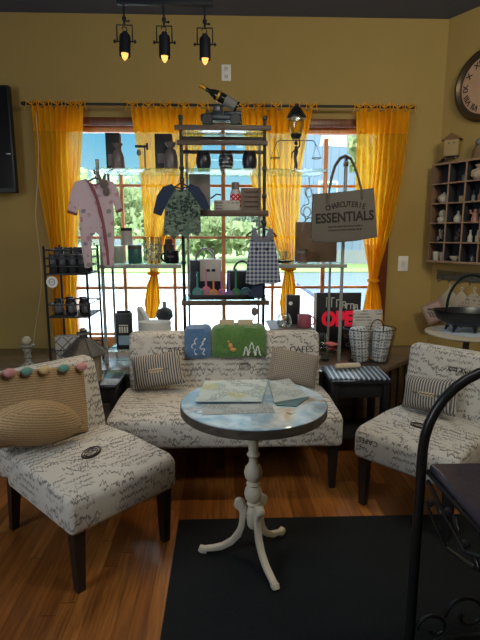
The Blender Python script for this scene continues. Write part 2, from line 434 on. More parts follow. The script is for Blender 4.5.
def tree(x, y, h, w, label, mi, n=1500, seed=1):
    rnd = random.Random(seed); t = thing('tree', label, 'tree', (x, y, .05), group='trees across the road')
    b = MB(); b.tube([(0,0,0), (.1,0,h*.3), (0,.1,h*.75)], [h*.035, h*.026, h*.008])
    for k in range(7):
        a = rnd.uniform(0, 2*PI); zz = h*rnd.uniform(.25, .55)
        b.tube([(0,0,zz), (math.cos(a)*w*.22, math.sin(a)*w*.22, zz+h*.15), (math.cos(a)*w*.38, math.sin(a)*w*.38, zz+h*.3)], [h*.012, h*.008, h*.003], 6)
    b.build('trunk', m_bark, t)
    c = MB()
    bl = [(rnd.gauss(0, w*.2), rnd.gauss(0, w*.2), h*rnd.uniform(.35, .86), w*rnd.uniform(.12, .26)) for _ in range(16)]
    for k in range(n):
        bx, by, bz, br = rnd.choice(bl); d = Vector((rnd.gauss(0,1), rnd.gauss(0,1), rnd.gauss(0,1))).normalized()*br*rnd.uniform(.5, 1)
        e = Euler((rnd.uniform(0, 6), rnd.uniform(0, 6), rnd.uniform(0, 6))).to_matrix().to_4x4(); s = rnd.uniform(.1, .22)
        c.add([(-s,-s*.6,0), (s,-s*.6,0), (s,s*.6,s*.3), (-s,s*.6,0)], [(0,1,2,3)], Matrix.Translation(Vector((bx, by, bz)) + d) @ e)
    c.build('crown', leafs[mi], t)
def gx(x, Y): return P(x, 250, Y=Y).x
tree(gx(122, 27), 27, 4.6, 5.0, 'pale green street tree seen behind the hanging sleepsuit', 0, seed=3)
tree(gx(160, 31), 31, 3.9, 5.0, 'small hazy tree behind the shirt display', 1, seed=4)
tree(gx(212, 26), 26, 2.7, 4.2, 'bushy tree seen under the card shelf', 0, seed=5)
tree(gx(250, 30), 30, 3.2, 4.5, 'tree seen beside the gingham dress', 1, seed=6)
tree(gx(84, 33), 33, 4.4, 5.5, 'hazy tree seen past the outermost curtain by the black rack', 1, seed=8)
tree(gx(378, 22), 22, 8.2, 2.4, 'tall tree in front of the pale building', 0, seed=9)
# pale clapboard building across the road
g = G('pale siding'); x_, y_, z_ = g.sep(g.co()); fx = g.math('FRACT', g.math('DIVIDE', x_, .42))
m_side = g.done(g.mix(g.math('LESS_THAN', fx, .07), srgb(112, 130, 142), srgb(88, 106, 118)), .8)
bx0, bx1 = gx(296, 25), gx(470, 25)
bl = thing('street_building', 'pale blue clapboard building across the road behind the tote bag', 'building', ((bx0+bx1)/2, 28, .05))
w = bx1-bx0
b = MB(); b.box((0, 0, 4.5), (w, 6, 9)); b.build('facade', m_side, bl)
b = MB(); b.slab([(-w/2-.3, 9), (w/2+.3, 9), (0, 11.5)], 6.6); b.build('roof', m_ceil, bl)
for dx in (-w*.33, -w*.04):
    b = MB(); b.box((dx, -3.03, 3.4), (1.0, .08, 1.5), .01); wn = b.build('window', m_white, bl)
    b = MB(); b.box((dx, -3.08, 3.4), (.84, .02, 1.34)); b.build('pane', plain('dark pane', srgb(120, 150, 165), .1), wn)
b = MB(); b.box((0, -3.05, .35), (w, .1, .7)); b.build('plinth', m_walk, bl)

# ------------------------------------------------------------------ sky, sun, added fill lamps
wd = bpy.data.worlds.new('sky'); sc.world = wd; wd.use_nodes = True
nt = wd.node_tree; nt.nodes.clear()
o = nt.nodes.new('ShaderNodeOutputWorld'); bg = nt.nodes.new('ShaderNodeBackground'); tc = nt.nodes.new('ShaderNodeTexCoord')
sp = nt.nodes.new('ShaderNodeSeparateXYZ'); cr = nt.nodes.new('ShaderNodeValToRGB')
nt.links.new(tc.outputs['Generated'], sp.inputs[0]); nt.links.new(sp.outputs[2], cr.inputs[0]); nt.links.new(cr.outputs[0], bg.inputs[0]); nt.links.new(bg.outputs[0], o.inputs[0])
e = cr.color_ramp.elements; e[0].position = 0.0; e[0].color = (.62, .86, .92, 1); e[1].position = .62; e[1].color = (9.5, 10.8, 12.4, 1)
for p_, c_ in ((.09, (.40, .78, .92)), (.20, (.16, .58, .86)), (.34, (.30, .66, .88))):
    k = e.new(p_); k.color = (*c_, 1)
bg.inputs[1].default_value = SKY
sun = bpy.data.lights.new('sun', 'SUN'); sun.energy = SUN; sun.angle = R(2); sun.color = (1, .96, .88)
so = bpy.data.objects.new('sun', sun); COL.objects.link(so); so.rotation_euler = Vector((-.42, .36, -.83)).to_track_quat('-Z', 'Y').to_euler()
def area(name, loc, to, sx, sy, w, col):
    l = bpy.data.lights.new(name, 'AREA'); l.shape = 'RECTANGLE'; l.size = sx; l.size_y = sy; l.energy = w; l.color = col
    ob = bpy.data.objects.new(name, l); COL.objects.link(ob); ob.location = loc
    ob.rotation_euler = (Vector(to)-Vector(loc)).to_track_quat('-Z', 'Y').to_euler(); return ob
for a_ in FILL_LAMPS: area(*a_)

# ================================================================== FURNITURE
m_script = mat_script('script print linen', srgb(200, 197, 190), srgb(52, 46, 42))
m_ink = plain('printed ink', srgb(58, 52, 50), .9, 0, .1)
m_leg = plain('espresso stained leg', (.014, .012, .012), .4)
YZ = Matrix.Rotation(PI/2, 4, 'Z')
def leg(b, x, y, z1, w1, w0, dx=0, dy=0, z0=0):
    vs = []
    for (z, w, ox, oy) in ((z0, w0, dx, dy), (z1, w1, 0, 0)):
        vs += [(x+ox-w/2, y+oy-w/2, z), (x+ox+w/2, y+oy-w/2, z), (x+ox+w/2, y+oy+w/2, z), (x+ox-w/2, y+oy+w/2, z)]
    return b.add(vs, [(0,3,2,1), (4,5,6,7), (0,1,5,4), (1,2,6,5), (2,3,7,6), (3,0,4,7)])
m_stripe = mat_stripe('ticking stripe', srgb(176, 172, 164), srgb(86, 84, 86), .016, 0, .55)
m_net = mat_check('woven grey check', srgb(150, 142, 132), srgb(150, 142, 132), srgb(96, 90, 84), .013)
m_label_band = plain('cream label band', srgb(196, 180, 150), .9)

def seal(parent, loc, rot, s):
    """round printed emblem"""
    b = MB()
    b.tube(arc(0, 0, s, 0, 360, 24, 0, s*.62)[:-1], .0045*s/.05, 5, True, flat=.3)
    b.tube(arc(0, 0, s*.72, 0, 360, 24, 0, s*.42)[:-1], .003*s/.05, 5, True, flat=.3)
    for i in range(5): b.box((s*(-.4+.2*i), 0, 0), (s*.07, .0008, s*.4))
    b.build('printed_emblem', m_ink, parent, loc=loc, rot=rot)

def chair(label, loc, rz, W=.56, group='script print slipper chairs', name='slipper_chair', cat='chair', D=.69, zb=.285, zs=.455, zt=.825, rec=.06):
    t = thing(name, label, cat, loc, rz, group)
    hd = D/2
    b = MB(); b.slab([(-hd, zb), (hd-.10, zb), (hd-.10, zs-.006), (0, zs+.012), (-hd+.05, zs+.004), (-hd, zs-.02)], W, -.028, YZ); seat = b.build('seat', m_script, t)
    b = MB(); b.slab([(hd-.135, zb+.05), (hd-.125, zs+.02), (hd-.135+rec, zt), (hd-.015+rec, zt), (hd, zb)], W-(.05 if W > 1 else 0), -.03, YZ); back = b.build('backrest', m_script, t)
    lx, ly = W/2-.048, hd-.052
    for sx in (-1, 1):
        b = MB(); leg(b, sx*lx, -ly, zb+.012, .055, .036, 0, 0); b.build('leg', m_leg, t)
        b = MB(); leg(b, sx*lx, ly-.02, zb+.012, .052, .036, 0, .05); b.build('leg', m_leg, t)
    return t, seat, back
def mid(p, q): return (p+q)/2
# left chair: front feet at (80,590) and (165,540)
B_, A_, C_ = P(80, 590, Z=0), P(165, 540, Z=0), P(18, 535, Z=0)
ang = math.atan2(A_.y-B_.y, A_.x-B_.x); rzL = ang
fr = Vector((math.sin(rzL), -math.cos(rzL), 0))
cL = mid(A_, B_) - fr*(.73/2-.052)
chL, sL, bL = chair('cream script print slipper chair carrying the woven jute bag', (cL.x, cL.y, 0), rzL, D=.73, rec=.10)
seal(sL, (.0, -.06, .4695), (-PI/2, 0, R(35)), .062)
# right chair: front feet at (363,505) and (445,541)
E_, F_ = P(363, 505, Z=0), P(445, 541, Z=0)
rzR = math.atan2(F_.y-E_.y, F_.x-E_.x)
fr = Vector((math.sin(rzR), -math.cos(rzR), 0)); cR = mid(E_, F_) - fr*(.69/2-.052)
chR, sR, bR = chair('cream script print slipper chair with a striped cushion, beyond the iron stool', (cR.x, cR.y, .010), rzR)
def on_back(v, zs=.455, zt=.825, hd=.345):   # a point on the front of a backrest at height v
    k = (v-zs-.02)/(zt-zs-.02); return hd-.125+.05*k, math.atan2(.05, zt-zs-.02)
y_, tl = on_back(.715); text_mesh('CAFÉS', .062, m_ink, bR, (.06, y_-.002, .715), (PI/2-tl, PI, 0), 'printed_word', sx=1.0)
text_mesh('CAFÉS', .042, m_ink, sR, (-.19, -.3455, .40), (PI/2, PI, 0), 'printed_word')
seal(sR, (-.02, -.10, .4692), (-PI/2, 0, 0), .05)
b = MB(); b.pillow(.32, .20, .11)
cu = thing('lumbar_cushion', 'small ticking stripe cushion leaning on the chair beyond the iron stool', 'cushion', chR.matrix_basis @ Vector((-.07, .125, .579)), 0, None, (R(-16), R(-4), rzR))
b.build('cover', m_stripe, cu)
b = MB(); b.pillow(.25, .07, .112); o = b.build('label_band', m_label_band, cu); o['label'] = 'plain cream printed band'
b = MB(); b.tube([(-.08+.16*i/20, -.0575, .006*math.sin(i*2.3)) for i in range(21)], .0022, 4); b.build('stitched_script', m_ink, o)

# settee
S0, S1 = P(107, 432, Y=2.66).x, P(342, 432, Y=2.66).x
SW = S1-S0; sx0 = (S0+S1)/2
st, sS, sB = chair('cream script print two seat settee under the window display', (sx0, 2.98, 0), 0, SW, None, 'settee', 'settee', .72, .275, .465, .835)
y_, tl = on_back(.72, .465, .835, .36)
for px in (157, 286):
    X = P(px+16, 354, Y=3.22).x - sx0; text_mesh('CAFÉS', .06, m_ink, sB, (X, y_-.002, .715), (PI/2-tl, 0, 0), 'printed_word')
seal(sB, (.14, on_back(.60, .465, .835, .36)[0]-.002, .60), (-tl, 0, 0), .04)
def cushion(label, loc, rot, m, band=True):
    t = thing('lumbar_cushion', label, 'cushion', loc, 0, None, rot)
    b = MB(); b.pillow(.34, .225, .10); b.build('cover', m, t)
    if band:
        b = MB(); b.pillow(.235, .07, .103); o = b.build('label_band', m_label_band, t); o['label'] = 'plain cream printed band'
        b = MB(); b.tube([(-.08+.16*i/20, -.053, .006*math.sin(i*2.3)) for i in range(21)], .0022, 4); b.build('stitched_script', m_ink, o)
p = P(157, 377, Y=3.10); cushion('ticking stripe cushion at the birdhouse end of the settee', (p.x, 3.12, .612), (R(-15), R(-8), 0), m_stripe)
p = P(294, 368, Y=3.10); cushion('grey woven check cushion at the side table end of the settee', (p.x, 3.12, .622), (R(-15), R(12), 0), m_net, False)

# fuzzy blankets folded over the settee back
def fuzzy(name, a, b_):
    g = G(name); n1 = g.noise(g.co('Object'), 60, 3); n2 = g.noise(g.co('Object'), 260, 2)
    return g.done(g.mix(n1, a, b_), .95, 0, .1, g.bump(g.math('ADD', n1, n2), .9, .006), sheen=.5)
m_blue_f, m_green_f = fuzzy('blue plush', srgb(56, 94, 142), srgb(92, 132, 174)), fuzzy('green plush', srgb(60, 102, 50), srgb(98, 140, 76))
m_thread_w, m_tan = plain('white thread', srgb(214, 222, 220), .9), plain('tan thread', srgb(196, 150, 96), .9)
FY = 2.98+.285                      # front of the settee back at its top edge
def drape_y(z, o): return FY - o + .05*(z-.835)/.35
def drape(name, label, x0, x1, off, th, zb, m, seed):
    yb, zt = 2.98+.36+.045, .835
    def arch(o, r=.02):
        pts = [(drape_y(zb+(zt-.02-zb)*k/8, o), zb+(zt-.02-zb)*k/8) for k in range(9)]
        pts += [(FY-o+.012, zt+o*.7), (FY+.03, zt+o), (yb-.04, zt+o), (yb-.012, zt+o*.75), (yb+o, zt-.02)]
        pts += [(yb+o-.012*k/4, zt-.02-.22*k/4) for k in range(1, 5)]
        return pts
    inn, out = arch(off), arch(off+th)
    n = len(out); nu = 26
    t = thing(name, label, 'blanket', ((x0+x1)/2, 0, 0), 0, 'plush blankets over the settee back'); w = x1-x0
    vs, fs = [], []
    ring = 2*n
    for i in range(nu+1):
        u = 2*i/nu-1; k = max(.25, (1-abs(u)**6)**.5); x = w/2*u
        for j in range(n):
            q = Vector((x, out[j][0], out[j][1])); c = Vector((x, inn[j][0], inn[j][1])); e = min(1, .35+j*.35)
            nz = .22*mnoise.noise(Vector((x*11+seed, q.y*9, q.z*13)))
            vs.append(c + (q-c)*k*e*(1+nz) if 0 < j else c + (q-c)*.5*k)
        for j in range(n-1, -1, -1): vs.append((x, inn[j][0], inn[j][1]))
    for i in range(nu):
        for j in range(ring):
            j2 = (j+1) % ring; fs.append((i*ring+j, i*ring+j2, (i+1)*ring+j2, (i+1)*ring+j))
    fs.append(tuple(range(ring))[::-1]); fs.append(tuple(nu*ring+j for j in range(ring)))
    b = MB(); b.add(vs, fs); b.build('plush_pile', m, t, 60)
    return t, off+th
z0 = P(225, 358, Y=3.2).z
t, yb = drape('folded_blanket', 'pale blue plush blanket folded over the settee back', P(184, 340, Y=3.2).x, P(211, 340, Y=3.2).x, .008, .040, z0, m_blue_f, 1)
b = MB()
for x_, ph_ in ((-.02, 0.0), (.035, 1.1)):
    b.tube([(x_+.012*math.sin(k*1.15+ph_)+.010*math.sin(k*.5), drape_y(z0+.02+.0065*k, yb*1.05), z0+.02+.0065*k+.008*math.cos(k*1.15)) for k in range(19)], .0035, 5)
b.build('stitched_script', m_thread_w, t)
t, yb = drape('folded_blanket', 'grass green plush blanket with stitched fir trees over the settee back', P(211.5, 340, Y=3.2).x, P(267, 340, Y=3.2).x, .008, .048, z0+.002, m_green_f, 5)
b = MB()
for cx, h in ((.045, .06), (.085, .09), (.125, .065)):
    for s_ in (-1, 1):
        pp = [(cx, h), (cx+s_*h*.16, h*.62), (cx+s_*h*.08, h*.62), (cx+s_*h*.26, h*.3), (cx+s_*h*.12, h*.3), (cx+s_*h*.34, 0)]
        b.tube([(x_, drape_y(z0+.02+z_, yb*1.06), z0+.02+z_) for x_, z_ in pp], .004, 5)
b.build('stitched_trees', m_thread_w, t)
b = MB(); [b.ball((x_, drape_y(z0+z_, yb*1.03), z0+z_), r_) for x_, z_, r_ in ((-.06, .085, (.016, .010, .020)), (-.042, .06, (.022, .010, .014)), (-.074, .112, (.008, .009, .012)))]
b.build('stitched_deer', m_tan, t)
for x_ in (-.085, .045):
    b = MB(); b.box((x_, FY+.01, .906), (.105, .003, .045), .001); b.build('care_tag', m_label_band, t)

# jute bag on the left chair
g = G('braided jute'); u, v, _ = g.sep(g.co('UV')); n = g.noise(g.co('UV'), 70, 3)
ph = g.math('FRACT', g.math('MULTIPLY_ADD', n, .5, g.math('MULTIPLY', v, 85)))
h_ = g.math('PINGPONG', ph, .5); tw = g.noise(g.comb(g.math('MULTIPLY', u, 120), g.math('MULTIPLY', v, 85)), 1.0, 2)
m_jute = g.done(g.mix(g.math('MULTIPLY_ADD', h_, 1.1, g.math('MULTIPLY', tw, .5)), srgb(114, 92, 64), srgb(200, 174, 136)), .95, 0, .15, g.bump(g.math('ADD', h_, tw), .8, .004))
mL = Matrix.LocRotScale(Vector((cL.x, cL.y, 0)), Euler((0, 0, rzL)), None)
bag = thing('jute_bag', 'woven jute bag with pastel pom-poms leaning on the slipper chair', 'bag', mL @ Vector((-.10, .20, .485)), 0, None, (R(-6), R(7), rzL))
# local: x along the chair's width, y depth, z up from the seat
def panel(u, v):
    x = -.28+.52*u; z = .35*v
    return (x, .022+.055*v - .012*math.sin(PI*u)*math.sin(PI*v), z)
b = MB(); b.grid(panel, 16, 12); bp = b.build('back_panel', m_jute, bag)
md = bp.modifiers.new('thickness', 'SOLIDIFY'); md.thickness = .022; md.offset = 1
def pouch(u, v):
    a = 2*PI*u; r = math.sin(PI*v/2)
    return (0, 0, 0)
b = MB()
b.ball((0, 0, 0), (.25, .095, .115), 28, 16)
for i, q in enumerate(b.v):
    x, y, z = q; b.v[i] = (x, y*(1 if y < 0 else .35), z + (.035*(x/.25)**2 if z > 0 else 0)*-1)
b.build('pouch', m_jute, bag, loc=(-.075, -.055, .112), rot=(R(14), R(8), 0))
pc = [plain('pink yarn', srgb(190, 132, 130), .95, sheen=.5, bump=.6, scale=200), plain('teal yarn', srgb(92, 142, 130), .95, sheen=.5, bump=.6, scale=200), plain('cream yarn', srgb(196, 172, 120), .95, sheen=.5, bump=.6, scale=200)]
for i, (k, x) in enumerate(((0, .215), (1, .115), (2, .01), (1, -.08), (0, -.165), (1, -.25))):
    b = MB(); b.ball((x, .028, .352), (.032, .026, .022), 14, 9); b.build('pompom', pc[k], bag)

# round pedestal table
Tc = Vector((0, 0, 0))
for q in ((205, 550), (284, 532), (278, 587)): Tc += P(*q, Z=.02)/3
RUG_T = .010
g = G('distressed painted top'); n1 = g.noise(g.co(), 7, 4, .6, .4); n2 = g.noise(g.co(), 3.2, 3, .6, .8)
col = g.mix(g.step(n1, .42, .58), srgb(146, 178, 200), srgb(200, 216, 224)); col = g.mix(g.math('MULTIPLY', g.step(n2, .56, .62), .8), col, srgb(160, 132, 96)); col = g.mix(g.step(n1, .66, .70), col, srgb(84, 90, 92))
m_ttop = g.done(col, .14, 0, .7, g.bump(n1, .06, .002))
m_tedge = mat_wood('worn grey edge', srgb(92, 84, 74), srgb(44, 40, 38), .55, 0, 6)
g = G('chipped white paint'); n1 = g.noise(g.co(), 26, 4, .7); m_chip = g.done(g.mix(g.step(n1, .66, .70), srgb(206, 198, 180), srgb(96, 70, 46)), .5)
tb = thing('pedestal_table', 'small round table on a chipped white turned pedestal, standing on the black rug', 'table', (Tc.x-.012, Tc.y, RUG_T), R(4))
TZ = .768
b = MB(); b.lathe([(.0, TZ-.020), (.312, TZ-.020), (.3215, TZ-.004), (.318, TZ), (.0, TZ)], 56); b.build('tabletop', m_ttop, tb)
b = MB(); b.lathe([(.0, TZ-.045), (.318, TZ-.045), (.3235, TZ-.040), (.3235, TZ-.0065), (.30, TZ-.021), (0, TZ-.021)], 56); b.build('rim', m_tedge, tb)
b = MB(); b.lathe([(.0, .150), (.018, .152), (.026, .165), (.030, .20), (.032, .235), (.026, .25), (.021, .262), (.030, .275), (.024, .285), (.036, .30), (.042, .325), (.036, .35), (.022, .362), (.033, .374), (.024, .387), (.036, .402), (.043, .43), (.036, .455), (.022, .47), (.019, .50), (.030, .515), (.021, .53), (.025, .60), (.030, .66), (.034, .705), (.06, TZ-.046), (0, TZ-.046)], 24)
b.build('pedestal', m_chip, tb)
for q in ((205, 550), (284, 532), (278, 587)):
    f = P(*q, Z=.02); a = math.atan2(f.y-Tc.y, f.x-Tc.x) - R(4); L = (f-Tc).length
    b = MB()
    path = [(.058, .262), (.044, .250), (.030, .244)]          # scroll top
    out = [(.030, .262), (.048, .276), (.066, .268), (.070, .246), (.062, .222), (.064, .18), (.075, .135), (.105, .088), (.15, .055), (.19, .040), (L-.01, .030), (L+.012, .032), (L+.020, .012), (L+.005, 0.0), (L-.02, .0), (L-.024, .012), (.19, .016), (.145, .028), (.095, .058), (.055, .105), (.038, .155), (.034, .20), (.030, .23)]
    b.slab(out, .030, .006, Matrix.Rotation(a, 4, 'Z')); b.lathe([(.0, -.018), (.022, -.018), (.025, -.014), (.025, .014), (.022, .018), (0, .018)], 18, Matrix.Rotation(a, 4, 'Z') @ Matrix.Translation((.064, 0, .268)) @ Matrix.Rotation(PI/2, 4, 'X')); b.build('leg', m_chip, tb)
# printed sheets on it
m_news = mat_text('newsprint', srgb(190, 204, 204), srgb(84, 92, 92), 62, 120, .36, srgb(200, 200, 110))
m_news2 = mat_text('grey newsprint', srgb(180, 188, 188), srgb(84, 92, 92), 70, 140, .38)
m_teal = plain('teal cover', srgb(56, 98, 104), .4)
zt = TZ + RUG_T
def sheet(name, label, cat, pts, z, m, t=.003):
    q = [P(x, y, Z=z) for x, y in pts]; c = sum(q, Vector())/len(q)
    o = MB().prism([(v.x-c.x, v.y-c.y) for v in q], 0, t).build(name, m, None, loc=(c.x, c.y, z)); return tag(o, label, cat, 'printed matter on the round table')
sheet('newspaper', 'newspaper lying lowest and furthest left on the round table, under the top one', 'newspaper', [(203, 405), (271, 404), (275, 413), (202, 415)], zt+.0005, m_news2)
sheet('magazine', 'dark teal magazine under the papers on the round table', 'magazine', [(273, 402), (304, 394), (309, 398), (296, 407), (277, 406)], zt+.0005, m_teal, .004)
sheet('newspaper', 'newspaper overlapping the teal magazine', 'newspaper', [(269, 382), (289, 379), (308, 397), (274, 403)], zt+.005, m_news2)
sheet('newspaper', 'open newspaper with yellow patches, topmost on the round table', 'newspaper', [(205, 382), (268, 380), (262, 402), (195, 402)], zt+.011, m_news, .005)

# black rug
r0, r1 = P(177, 521, Z=0), P(163, 640, Z=0)
g = G('black pile'); n1 = g.noise(g.co(), 240, 2); m_rug = g.done(g.mix(n1, (.004, .005, .006), (.022, .025, .028)), .95, 0, .15, g.bump(n1, 1.0, .006))
rx = mid(r0, r1).x
b = MB(); b.box(((rx+2.0)/2, (r0.y+.55)/2, RUG_T/2), (2.0-rx, r0.y-.55, RUG_T), .004)
tag(b.build('rug', m_rug), 'plain black rug under the round table', 'rug')

# window seat bench
bz = .50
k1, k2 = P(380, 372, Z=bz), P(417, 361, Z=bz)
BY = 3.44
pl_ = [(-2.2, BY), (k1.x, BY), (k2.x-.02, 3.80), (CORNER.x-.08, WB-.03), (-2.2, WB-.03)]
bench = thing('window_bench', 'long dark wooden window bench carrying the shop displays', 'bench', (0, 0, 0))
b = MB(); b.prism(pl_, bz-.04, bz, .006); b.build('bench_top', m_dark_wood, bench)
inn = lambda p, k: (p[0]+(-.3-p[0])*k, p[1]+(3.9-p[1])*.06)
b = MB(); b.prism([(-2.16, BY+.04), (k1.x-.02, BY+.04), (k2.x-.05, 3.82), (CORNER.x-.13, WB-.05), (-2.16, WB-.05)], 0.01, bz-.041); b.build('base', m_dark_wood, bench)
d = Vector((k2.x-k1.x-.03, .36-.0, 0)); n_ = 4
for i in range(n_+1):
    q = Vector((k1.x-.02, BY+.03, 0)) + d*(i/n_)
    b = MB(); b.box((0, 0, .25), (.03, .03, .41), .003, mx=Matrix.Translation(q) @ Matrix.Rotation(math.atan2(d.y, d.x), 4, 'Z')); b.build('panel_stile', m_black, bench)
for i in range(6):
    b = MB(); b.box((-2.0+i*.6, BY+.03, .25), (.035, .03, .41), .003); b.build('panel_stile', m_black, bench)

# two black side tables with newsprint tops
m_strip = mat_stripe('blue and white strips', srgb(178, 194, 206), srgb(52, 66, 82), .034, 0, .62, .35)
def side_table(label, x0, x1, y0, y1, z):
    t = thing('side_table', label, 'table', ((x0+x1)/2, (y0+y1)/2, 0), 0, 'black side tables'); w, d_ = x1-x0, y1-y0
    b = MB(); b.box((0, 0, z-.0125), (w, d_, .025), .005); b.build('tabletop', m_black_gloss, t)
    b = MB(); b.box((0, 0, z-.075), (w-.05, d_-.05, .10), .003); b.build('apron', m_black, t)
    b = MB(); b.box((0, 0, .14), (w-.06, d_-.06, .018), .003); b.build('lower_shelf', m_black, t)
    for sx in (-1, 1):
        for sy in (-1, 1):
            b = MB(); leg(b, sx*(w/2-.03), sy*(d_/2-.03), z-.025, .042, .03); b.build('leg', m_black, t)
    return t
TZ2 = .55
xr0, xr1 = S1+.016, P(396, 384, Z=TZ2).x
side_table('black side table at the slipper chair end of the settee', xr0, xr1, 3.03, 3.40, TZ2)
side_table('black side table under the wooden birdhouse', S0-.47, S0-.008, 2.98, 3.36, TZ2)
o = MB().box((0, 0, .006), (.40, .31, .012), .003).build('placemat', m_strip, None, loc=((xr0+xr1)/2, 3.205, TZ2), rot=(0, 0, R(-3)))
tag(o, 'placemat of blue and white strips on the side table beside the slipper chair', 'placemat')
o = MB().tube([(-.09,0,0), (-.05,0,0), (.05,0,.0), (.09,0,0)], [.018,.02,.02,.018], 12).build('rolled_napkin', m_label_band, None, loc=((xr0+xr1)/2-.03, 3.29, TZ2+.033), rot=(0, 0, R(8)))
tag(o, 'cream rolled napkin at the back edge of the striped placemat', 'napkin')
m_mosaic = mat_text('mosaic print', srgb(150, 158, 164), srgb(24, 28, 32), 26, 40, .3)
o = MB().box((0, 0, .003), (.10, .13, .006), .002).build('placemat', m_mosaic, None, loc=(S0-.064, 3.06, TZ2), rot=(0, 0, 0))
tag(o, 'black and white mosaic placemat beside the wooden birdhouse', 'placemat')

# wooden birdhouse with a tin roof
g = G('weathered boards'); u, v, _ = g.sep(g.co('UV')); fu = g.math('FRACT', g.math('DIVIDE', u, .035)); nn = g.noise(g.co('UV', (60, 6, 1)), 1.0, 3)
m_boards = g.done(g.mix(g.math('LESS_THAN', fu, .08), g.mix(nn, srgb(120, 108, 90), srgb(168, 156, 132)), srgb(52, 46, 40)), .8, 0, .2)
g = G('old tin'); nn = g.noise(g.co(), 18, 4); m_tin = g.done(g.mix(nn, srgb(58, 60, 62), srgb(112, 110, 106)), .45, .6)
hx = P(88, 370, Y=3.14).x+.05
bh = thing('birdhouse', 'octagonal wooden birdhouse with a grey tin roof beside the settee', 'birdhouse', (hx-.05, 3.14, TZ2), R(10))
b = MB(); b.lathe([(.0, 0), (.135, 0), (.135, .012), (.122, .014), (.122, .225), (0, .225)], 8, Matrix.Rotation(R(22.5), 4, 'Z')); b.build('body', m_boards, bh, 30)
b = MB(); b.lathe([(.0, .220), (.165, .205), (.165, .211), (.045, .325), (.03, .335), (.03, .36), (.0, .36)], 8, Matrix.Rotation(R(22.5), 4, 'Z')); rf = b.build('roof', m_tin, bh, 20)
b = MB()
for k in range(8):
    a = R(45*k+22.5); b.tube([(.167*math.cos(a), .167*math.sin(a), .211), (.046*math.cos(a), .046*math.sin(a), .327)], .005, 6)
b.build('roof_seam', m_tin, rf)
b = MB(); b.lathe([(.03, .36), (.052, .362), (.05, .372), (.022, .378), (.03, .39), (.016, .405), (0, .408)], 14); b.build('finial', m_tin, bh)
b = MB(); b.lathe([(.0, 0), (.028, 0), (.028, .004), (0, .004)], 18, Matrix.Translation((.0, -.1135, .14)) @ Matrix.Rotation(R(90), 4, 'X')); b.build('entrance_hole', m_black, bh)
bh.scale = (.90, .90, .86); bh.location.x -= .016

# bar stool with a hooped back, near the camera
HY = 1.45
lx0 = P(416, 545, Y=HY).x; szt = P(428, 466, Y=HY).z
bs = thing('bar_stool', 'black wrought iron bar stool with hooped back and scrollwork', 'stool', (lx0, HY, RUG_T+.004))
SWd = .50
top = P(520, 372, Y=HY).z
hoop = [(0, 0, .0), (0, 0, .35), (0, 0, szt+.04)] + [(SWd/2-SWd/2*math.cos(R(a)), 0, szt+.04+(top-szt-.04)*math.sin(R(a))) for a in range(10, 180, 10)] + [(SWd, 0, szt+.04), (SWd, 0, .35), (SWd, 0, 0)]
b = MB(); b.tube(hoop, .0165, 10); b.build('hoop_frame', m_iron, bs)
for x in (.02, SWd-.02):
    b = MB(); b.tube([(x, -.43, szt-.02), (x, -.45, .4), (x, -.47, 0)], .0125, 8); b.build('leg', m_iron, bs)
g = G('dark leather seat'); nn = g.noise(g.co(), 40, 3); m_lea = g.done(g.mix(nn, srgb(44, 42, 52), srgb(66, 62, 74)), .25, 0, .5, g.bump(nn, .15, .002))
b = MB(); b.box((SWd/2, -.22, szt-.012), (SWd-.036, .42, .03), .012, 3); b.build('seat', m_lea, bs)
b = MB(); b.tube([(.018, -.012, szt-.03), (.018, -.43, szt-.03), (SWd-.018, -.43, szt-.03), (SWd-.018, -.012, szt-.03)], .010, 8, True); b.build('seat_ring', m_iron, bs)
def spiral(cx, cz, r, a0, turns, n=34, y=0, shrink=.25):
    return [(cx+r*(1-(1-shrink)*i/n)*math.cos(a0+turns*2*PI*i/n), y, cz+r*(1-(1-shrink)*i/n)*math.sin(a0+turns*2*PI*i/n)) for i in range(n+1)]
for cx, cz, r, a0, tn in ((.080, .135, .060, R(180), -.95), (.195, .185, .078, R(185), -1.1), (SWd-.195, .185, .078, R(-5), 1.1), (SWd-.080, .135, .060, 0, .95)):
    b = MB(); b.tube(spiral(cx, cz, r, a0, tn, y=-.01), .0065, 7); b.build('scroll', m_iron, bs)
b = MB(); b.tube([(.0, -.012, .055), (.12, -.012, .090), (.25, -.012, .103), (.38, -.012, .090), (SWd, -.012, .055)], .010, 8); b.build('stretcher', m_iron, bs)
for sgx, x in ((1, .012), (-1, SWd-.012)):
    b = MB(); b.tube([(x, -.43, szt-.05), (x-.01*sgx, -.30, szt-.11), (x-.01*sgx, -.17, szt-.08), (x, -.03, szt-.05)], .006, 6)
    b.tube([(x, -.40, szt-.06), (x+.02*sgx, -.30, szt-.16), (x+.01*sgx, -.16, szt-.20), (x, -.02, szt-.13)], .006, 6)
    vine = b.build('scroll', m_iron, bs)
    b = MB()
    for i in range(7):
        yy = -.40+.055*i; b.ball((0, 0, 0), (.006, .030, .012), 10, 6, Matrix.Translation((x-.006*sgx, yy, szt-.085-.02*math.sin(i*1.3))) @ Matrix.Rotation(R(35 if i % 2 else -35), 4, 'X'))
    b.build('leaf_spray', m_iron, vine)

